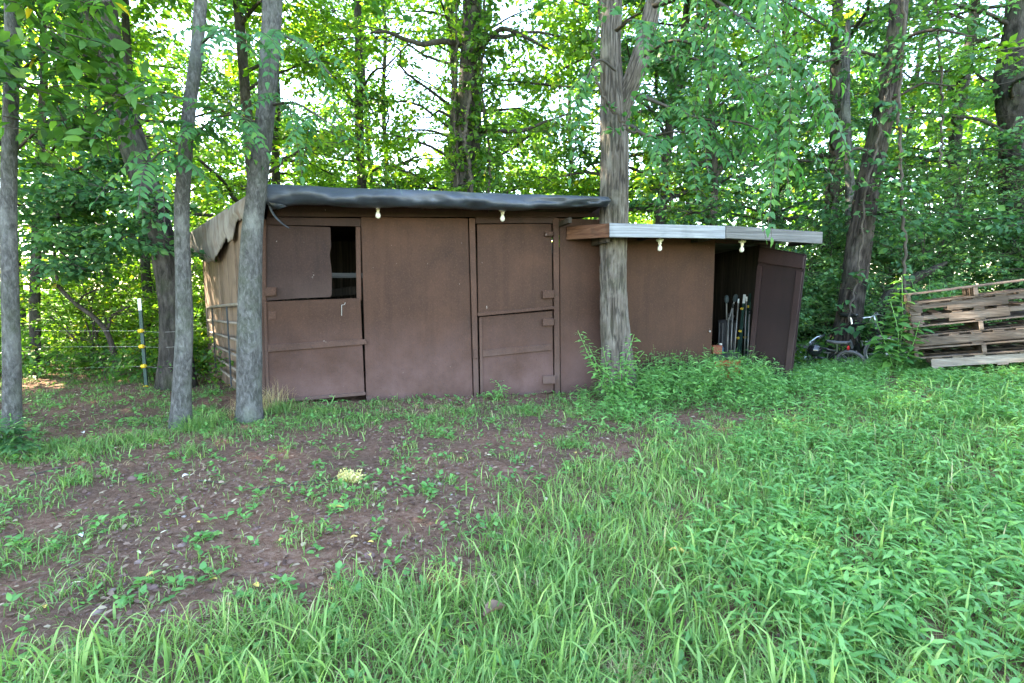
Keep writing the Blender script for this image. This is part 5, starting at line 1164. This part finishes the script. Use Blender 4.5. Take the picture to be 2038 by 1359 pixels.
# broad coarse blades, mostly in the near lush part
x, y = scatter(36000, y1=5.0, pw=1.2); px, py, z, lush, back, n1, n2 = zones(x, y); k = (RG.random(len(x)) < (.06 + .94 * lush) * (.25 + .75 * sstep(.42, .6, fbm(x * 3, y * 3, 0, 66, 2))) * .30) & ~in_shed(x, y); x, y, z, lush = x[k], y[k], z[k], lush[k]; n = len(x)
g.add(*blades(x, y, z, RG.uniform(.11, .27, n) * (.55 + .45 * lush), RG.uniform(.007, .0135, n), np.clip(RG.normal(.55, .25, n), .1, 1), RG, np.clip(RG.normal(.62, .16, n), 0, .95)))
stuff('grass', g, M['grass'], 'bright green uncut grass spreading over the yard', 'grass')

# 2 stilt grass: leafy stems
def stilt(x, y, z, H, leaf, rg, acc, nl=6, tb=.5):
    n = len(x); a0 = rg.uniform(0, 2 * math.pi, n); ln = rg.uniform(.1, .6, n); d = np.c_[np.cos(a0), np.sin(a0), np.zeros(n)]; base = np.c_[x, y, z - .01]
    top = base + d * (H * ln)[:, None] + ZZ * (H * (1 - .35 * ln))[:, None]; V, F = prism_geo(base, top, .0016, .001); acc.add(V, F, np.full(len(F), .35))
    for j in range(nl):
        t = .25 + .75 * (j + rg.random(n) * .6) / nl; P = base + (top - base) * t[:, None] + d * (H * .05 * np.sin(t * 3))[:, None]; a = a0 + (j % 2) * math.pi + rg.normal(0, .7, n)
        D = np.c_[np.cos(a), np.sin(a), rg.uniform(-.15, .55, n)]; l = leaf * rg.uniform(.65, 1.25, n) * (1.12 - .4 * np.abs(t - .55)); tt = np.clip(rg.normal(tb, .2, n) + .12 * (t - .5), 0, 1)
        V, F, kf = leaf_geo(P, D, np.c_[-.3 * np.cos(a), -.3 * np.sin(a), np.ones(n)] + rg.normal(0, .3, (n, 3)), l, l * .22, 'lance'); acc.add(V, F, np.repeat(tt, kf))
s_ = Acc()
x, y = scatter(80000, y0=1.2, y1=8.6, pw=.95); px, py, z, lush, back, n1, n2 = zones(x, y)
mound = sstep(1120, 1230, px) * sstep(4.55, 5.0, y + n1 * .5) * sstep(2.6, 1.9, px / 1000)      # weeds before the lean-to
rightf = sstep(1250, 1700, px + n1 * 420) * sstep(1.2, 2.0, y)
den = np.clip(mound * .9 + rightf * .75 * (.35 + .65 * lush), 0, 1) * (.35 + .65 * sstep(.36, .56, n2)); den[in_shed(x, y)] = 0
den *= 1 - .85 * (sstep(1240, 1290, px) * sstep(1530, 1470, px) * sstep(812, 822, py) * sstep(856, 842, py))
k = RG.random(len(x)) < den * .62; x, y, z, px, py, mound = x[k], y[k], z[k], px[k], py[k], mound[k]; n = len(x)
tall = mound * sstep(1580, 1450, px) * sstep(5.05, 5.5, y) * sstep(1215, 1300, px)
H = (RG.uniform(.10, .20, n) * (1 + 1.9 * tall) + .03 * mound) * (1 - .45 * sstep(1740, 1820, px) * sstep(4.4, 5.0, y))
stilt(x, y, z, H, .07 * (1 + .3 * tall), RG, s_, 6, tb=.5)
stuff('stilt_grass', s_, M['stilt'], 'lush leafy stilt grass covering the slope and the lean-to foot', 'grass')

# 3 broad little weeds scattered on the soil
w_ = Acc(); x, y = scatter(7000, y1=6.2, pw=1.05); px, py, z, lush, back, n1, n2 = zones(x, y); k = (RG.random(len(x)) < (.16 + .3 * back + .45 * sstep(.54, .68, n2))) & ~in_shed(x, y); x, y, z = x[k], y[k], z[k]; n = len(x)
for j in range(7):
    a = j * 2.4 + RG.uniform(0, 6.28, n); D = np.c_[np.cos(a), np.sin(a), RG.uniform(.05, .8, n)]; l = RG.uniform(.018, .05, n); V, F, kf = leaf_geo(np.c_[x, y, z + RG.uniform(0, .045, n)] + D * .008, D, np.c_[-.4 * np.cos(a), -.4 * np.sin(a), np.ones(n)] + RG.normal(0, .2, (n, 3)), l, l * RG.uniform(.4, .75, n), 'hex'); w_.add(V, F, np.repeat(np.clip(RG.normal(.45, .22, n), 0, 1), kf))
stuff('weeds', w_, M['stilt'], 'small broad-leaved weeds dotted over the bare soil', 'weeds')

# 4 low cover under the trees, left and right of the sheds
u_ = Foliage(); n = 1500; y = RG.uniform(6.1, 13, n); x = -2.9 - RG.random(n) * (y * .85); k = RG.random(n) < sstep(6.0, 7.6, y) * .9 + .1; x, y = x[k], y[k]; n = len(x)
x = np.r_[x, RG.uniform(3.9, 9.5, 700)]; y = np.r_[y, RG.uniform(6.7, 9.6, 700)]; k = ~in_shed(x, y) & ~((x > 4.2) & (y < 7.3)); x, y = x[k], y[k]; n = len(x)
u_.sprays(np.c_[x, y, gz(x, y) + RG.uniform(.06, .42, n)], RG.normal(0, 1, (n, 3)), RG, 24, .4, .068, 'diamond', .6, tbase=.45)
o = obj('undergrowth', mesh_np('undergrowth', np.concatenate(u_.V), np.concatenate(u_.F), [M['leaf'], M['twig']], tint=np.concatenate(u_.t), midx=np.concatenate(u_.m))); tag(o, 'low leafy undergrowth on the woodland floor', 'undergrowth', kind='stuff')

# 5 dry straw: tuft at the shed corner and wisps along its foot
d_ = Acc()
def tuft(px, py, n, r, L, acc, tb=.5, lean=.55, wd=(.002, .004)):
    c = onground(px, py); x = c[0] + RG.normal(0, r, n); y = c[1] + RG.normal(0, r * .8, n); acc.add(*blades(x, y, gz(x, y), RG.uniform(.5, 1.1, n) * L, RG.uniform(*wd, n), np.clip(RG.normal(lean, .2, n), .05, 1), RG, np.clip(RG.normal(tb, .25, n), 0, 1)))
tuft(512, 828, 150, .07, .42, d_); tuft(545, 815, 90, .09, .38, d_); tuft(470, 835, 60, .08, .25, d_)
for q in range(26): tuft(RG.uniform(540, 950), RG.uniform(806, 830), 8, .06, .12, d_, lean=.8)
tuft(1255, 1345, 160, .05, .12, d_, lean=.5)
for q in range(60): tuft(RG.uniform(60, 1150), RG.uniform(830, 1250), 4, .05, .10, d_, lean=.95)
stuff('dry_grass', d_, M['straw'], 'dry straw-coloured grass wisps by the shed foot', 'dry grass')
t_ = Acc()
for (a, b, n, r, L) in [(390, 858, 260, .10, .22), (300, 880, 240, .13, .16), (160, 905, 320, .14, .16), (420, 850, 160, .08, .24), (560, 825, 260, .10, .20), (640, 830, 240, .12, .16), (1135, 885, 300, .07, .10), (230, 885, 260, .14, .17), (380, 905, 120, .06, .16), (150, 960, 120, .07, .16), (700, 850, 200, .14, .12), (860, 840, 200, .12, .11), (480, 870, 200, .14, .13), (80, 895, 240, .12, .16), (60, 1000, 120, .14, .12), (40, 1120, 160, .12, .14), (150, 1190, 160, .12, .12), (760, 835, 160, .10, .10), (930, 825, 160, .10, .11), (1040, 820, 200, .12, .12), (600, 850, 220, .14, .13)]:
    tuft(a, b, n, r, L, t_, tb=.32, lean=.7, wd=(.003, .006))
stuff('grass_tufts', t_, M['grass'], 'dark green grass tufts round the tree feet and the shed', 'grass')

# 6 stones and dead leaves on the soil
oct_ = np.array([(1, 0, 0), (.3, .95, 0), (-.8, .6, 0), (-.8, -.6, 0), (.3, -.95, 0), (0, 0, .8), (.1, 0, -.8)]); of = np.array([(0, 1, 5), (1, 2, 5), (2, 3, 5), (3, 4, 5), (4, 0, 5), (1, 0, 6), (2, 1, 6), (3, 2, 6), (4, 3, 6), (0, 4, 6)])
x, y = scatter(24000, y1=7.0, pw=1.1); px, py, z, lush, back, n1, n2 = zones(x, y); k = (RG.random(len(x)) < (1 - .8 * lush) * .8) & ~in_shed(x, y); x, y, z = x[k], y[k], z[k]; n = len(x)
sz = np.clip(RG.lognormal(-5.0, .45, n), .003, .024) * (1 + .05 * y); a = RG.uniform(0, 6.28, n); q = oct_[None] * (1 + RG.uniform(-.35, .35, (n, 7, 1))) * sz[:, None, None] * np.stack([np.ones(n), RG.uniform(.5, 1, n), RG.uniform(.25, .6, n)], 1)[:, None]
V = np.stack([q[..., 0] * np.cos(a)[:, None] - q[..., 1] * np.sin(a)[:, None], q[..., 0] * np.sin(a)[:, None] + q[..., 1] * np.cos(a)[:, None], q[..., 2]], -1) + np.c_[x, y, z][:, None]
ac = Acc(); ac.add(V.reshape(-1, 3), ((np.arange(n) * 7)[:, None, None] + of[None]).reshape(-1, 3), np.repeat(np.clip(RG.normal(.4, .22, n), 0, 1), 10)); stuff('gravel', ac, M['stone'], 'reddish stone chips strewn over the bare soil', 'gravel')
l_ = Acc(); x, y = scatter(38000, y1=8.0, pw=.95); px, py, z, lush, back, n1, n2 = zones(x, y); k = (RG.random(len(x)) < .85 - .75 * lush) & ~in_shed(x, y); x, y, z = x[k], y[k], z[k]; n = len(x); a = RG.uniform(0, 6.28, n); l = RG.uniform(.012, .05, n)
V, F, kf = leaf_geo(np.c_[x, y, z + RG.uniform(.004, .016, n)], np.c_[np.cos(a), np.sin(a), RG.normal(0, .2, n)], np.c_[RG.normal(0, .35, (n, 2)), np.ones(n)], l, l * RG.uniform(.15, .6, n), 'hex'); l_.add(V, F, np.repeat(np.where(RG.random(n) < .006, .99, np.clip(RG.beta(2.2, 2.4, n) * 1.05, 0, .92)), kf))
stuff('leaf_litter', l_, M['litter'], 'brown dead leaves and chips littering the soil', 'leaf litter')

# 7 single things lying about
def ground_at(px, py):
    p = onground(px, py)
    for _ in range(6): p = onground(px, py, float(gz(p[0], p[1])))
    return p
def twig(px0, py0, px1, py1, r, label, bend=.05):
    a, b = ground_at(px0, py0), ground_at(px1, py1); m = (a + b) / 2 + np.r_[RG.normal(0, bend, 2), 0]; q = crom(np.array([a, m, b]), 10); q[:, 2] = gz(q[:, 0], q[:, 1]) + r * .8; v = MB().tube(q, np.linspace(r, r * .5, 10), 6)
    tag(v.build('fallen_twig', M['vine'], None, smooth=True, base=(a + b) / 2), label, 'twig', 'twigs on the soil')
twig(505, 975, 640, 968, .005, 'long curved pale twig lying left of the yellow flower head', .05); twig(640, 964, 715, 1000, .004, 'thin twig arching in front of the yellow flower head', .05)
twig(60, 948, 130, 930, .006, 'short grey twig lying near the fern clump'); twig(395, 958, 450, 965, .006, 'short forked twig by the white paper scrap'); twig(650, 912, 705, 905, .008, 'stubby grey twig behind the yellow flower head')
# faded flower head
fc = ground_at(695, 958); fh = thing('flower_head', 'wilted pale yellow flower head lying on the bare soil', 'flower', fc); fo = Foliage(); n = 420
t = RG.random(n); ax = norm(np.array([.11, -.05, 0])); sidev = np.array([.4, .9, 0]); P = fc + np.array([-.075, .03, .03]) + np.outer(t, [.15, -.06, 0]) + RG.normal(0, 1, (n, 3)) * [.02, .03, .02] * (1.15 - np.abs(t - .6))[:, None] * 1.1; P[:, 2] = np.maximum(P[:, 2], fc[2] + .004)
fo.leaves(P, RG.normal(0, 1, (n, 3)) + [[.4, -.2, .1]], RG.normal(0, 1, (n, 3)), RG.uniform(.012, .028, n), RG.uniform(.008, .014, n), 'hex', np.clip(RG.normal(.5, .25, n), 0, 1))
M['petal'] = leaf_mat('faded_yellow_petal', [(0, (.42, .34, .13)), (.5, (.62, .54, .25)), (1, (.75, .7, .42))], trans=.25, rough=.7); tag(fo.build('petals', 'petal', fh), kind='stuff')
st = MB().tube(crom(np.array([fc + [-.06, .03, .02], fc + [-.16, .0, .012], fc + [-.30, -.03, .006]]), 10), .004, 6).build('stem', M['vine'], fh, smooth=True)
gl = Foliage(); n = 60; gl.leaves(fc + np.c_[RG.uniform(.04, .14, n), RG.uniform(-.03, .06, n), RG.uniform(.006, .04, n)], RG.normal(0, 1, (n, 3)) * [1, 1, .3], np.c_[RG.normal(0, .3, (n, 2)), np.ones(n)], .035, .008, 'lance', np.full(n, .3)); gl.build('leaves', 'stilt', fh)

def dead_leaf(name, label, px, py, L, asp, mt, tint, curl=.25, lift=.01, grp=None, kind='hex', az=None):
    c = ground_at(px, py) + ZZ * lift; a = RG.uniform(0, 6.28) if az is None else az; d = np.array([math.cos(a), math.sin(a), 0.05]); s2 = np.array([-math.sin(a), math.cos(a), 0]); nu, nv = 8, 5; V = []
    for i in range(nu):
        u = i / (nu - 1); hw = asp * L * .5 * math.sin(math.pi * (.06 + .9 * u)) ** .8
        for j in range(nv):
            v = j / (nv - 1) * 2 - 1; V.append(c + d * L * (u - .5) + s2 * hw * v + ZZ * (curl * hw * v * v + .05 * L * math.sin(u * 5) + .012))
    F = np.array([(i * nv + j, (i + 1) * nv + j, (i + 1) * nv + j + 1, i * nv + j + 1) for i in range(nu - 1) for j in range(nv - 1)])
    return solo(name, np.array(V), F, M[mt], label, 'leaf', group=grp, tint=np.full(len(F), tint), smooth=True)
dead_leaf('fallen_leaf', 'large curled brown dead leaf lying in the near grass', 985, 1250, .10, .5, 'litter', .62, 1.2, .06, az=.6)
dead_leaf('fallen_leaf', 'long yellow leaf lying flat on the lush grass', 1350, 1122, .09, .36, 'litter', .97, .8, .05, az=-.3)
dead_leaf('fallen_leaf', 'dark red brown dead leaf sunk among the leafy stilt grass', 1805, 1090, .12, .6, 'litter', .35, .9, .03)
dead_leaf('fallen_leaf', 'bright yellow strip of leaf on the soil before the flower head', 668, 1014, .10, .25, 'litter', .97, .5, .006, az=.1)
for px, py in ((918, 916), (528, 840), (425, 1160), (510, 1172), (560, 1080), (738, 1085), (455, 1210), (705, 1075), (90, 1215), (1145, 905), (575, 1003), (395, 1045), (300, 1150), (735, 1110), (660, 1180)):
    dead_leaf('fallen_leaf', 'small yellow fallen leaf lying on the reddish soil', px, py, RG.uniform(.022, .04), .6, 'litter', .965, .5, .006, grp='small yellow leaves on the soil')
M['paper'] = plain_mat('white_paper', (.7, .7, .66), .8, var=.1)
for px, py, lab in ((370, 952, 'crumpled white scrap lying by the short forked twig'), (160, 1072, 'pale flat scrap lying among weeds on the soil'), (165, 865, 'tiny white scrap lying among the dark grass tufts')):
    dead_leaf('paper_scrap', lab, px, py, .045, .6, 'paper', .5, .9, .006)['category'] = 'paper'
def stone(px, py, r, label):
    c = ground_at(px, py); V = []; F = []; nu, nv = 14, 9
    for j in range(nv + 1):
        ph = math.pi * j / nv
        for i in range(nu):
            th = 2 * math.pi * i / nu; dv = np.array([math.sin(ph) * math.cos(th), math.sin(ph) * math.sin(th), math.cos(ph)]); V.append(c + dv * [r * 1.3, r * .9, r * .7] * (1 + .35 * (fbm(dv[0] * 2 + px, dv[1] * 2, dv[2] * 2, 3, 3) - .5)) + ZZ * r * .3)
    for j in range(nv):
        for i in range(nu): F.append((j * nu + i, j * nu + (i + 1) % nu, (j + 1) * nu + (i + 1) % nu, (j + 1) * nu + i))
    solo('stone', np.array(V), np.array(F), M['stone'], label, 'stone', smooth=True, tint=np.full(len(F), .35))
stone(427, 1064, .024, 'rounded brown stone on the bare soil'); stone(305, 1172, .02, 'small flat grey stone near the sparse weeds'); stone(735, 1108, .022, 'flat grey stone at the edge of the grass'); stone(265, 955, .03, 'low dark stone behind the weeds')
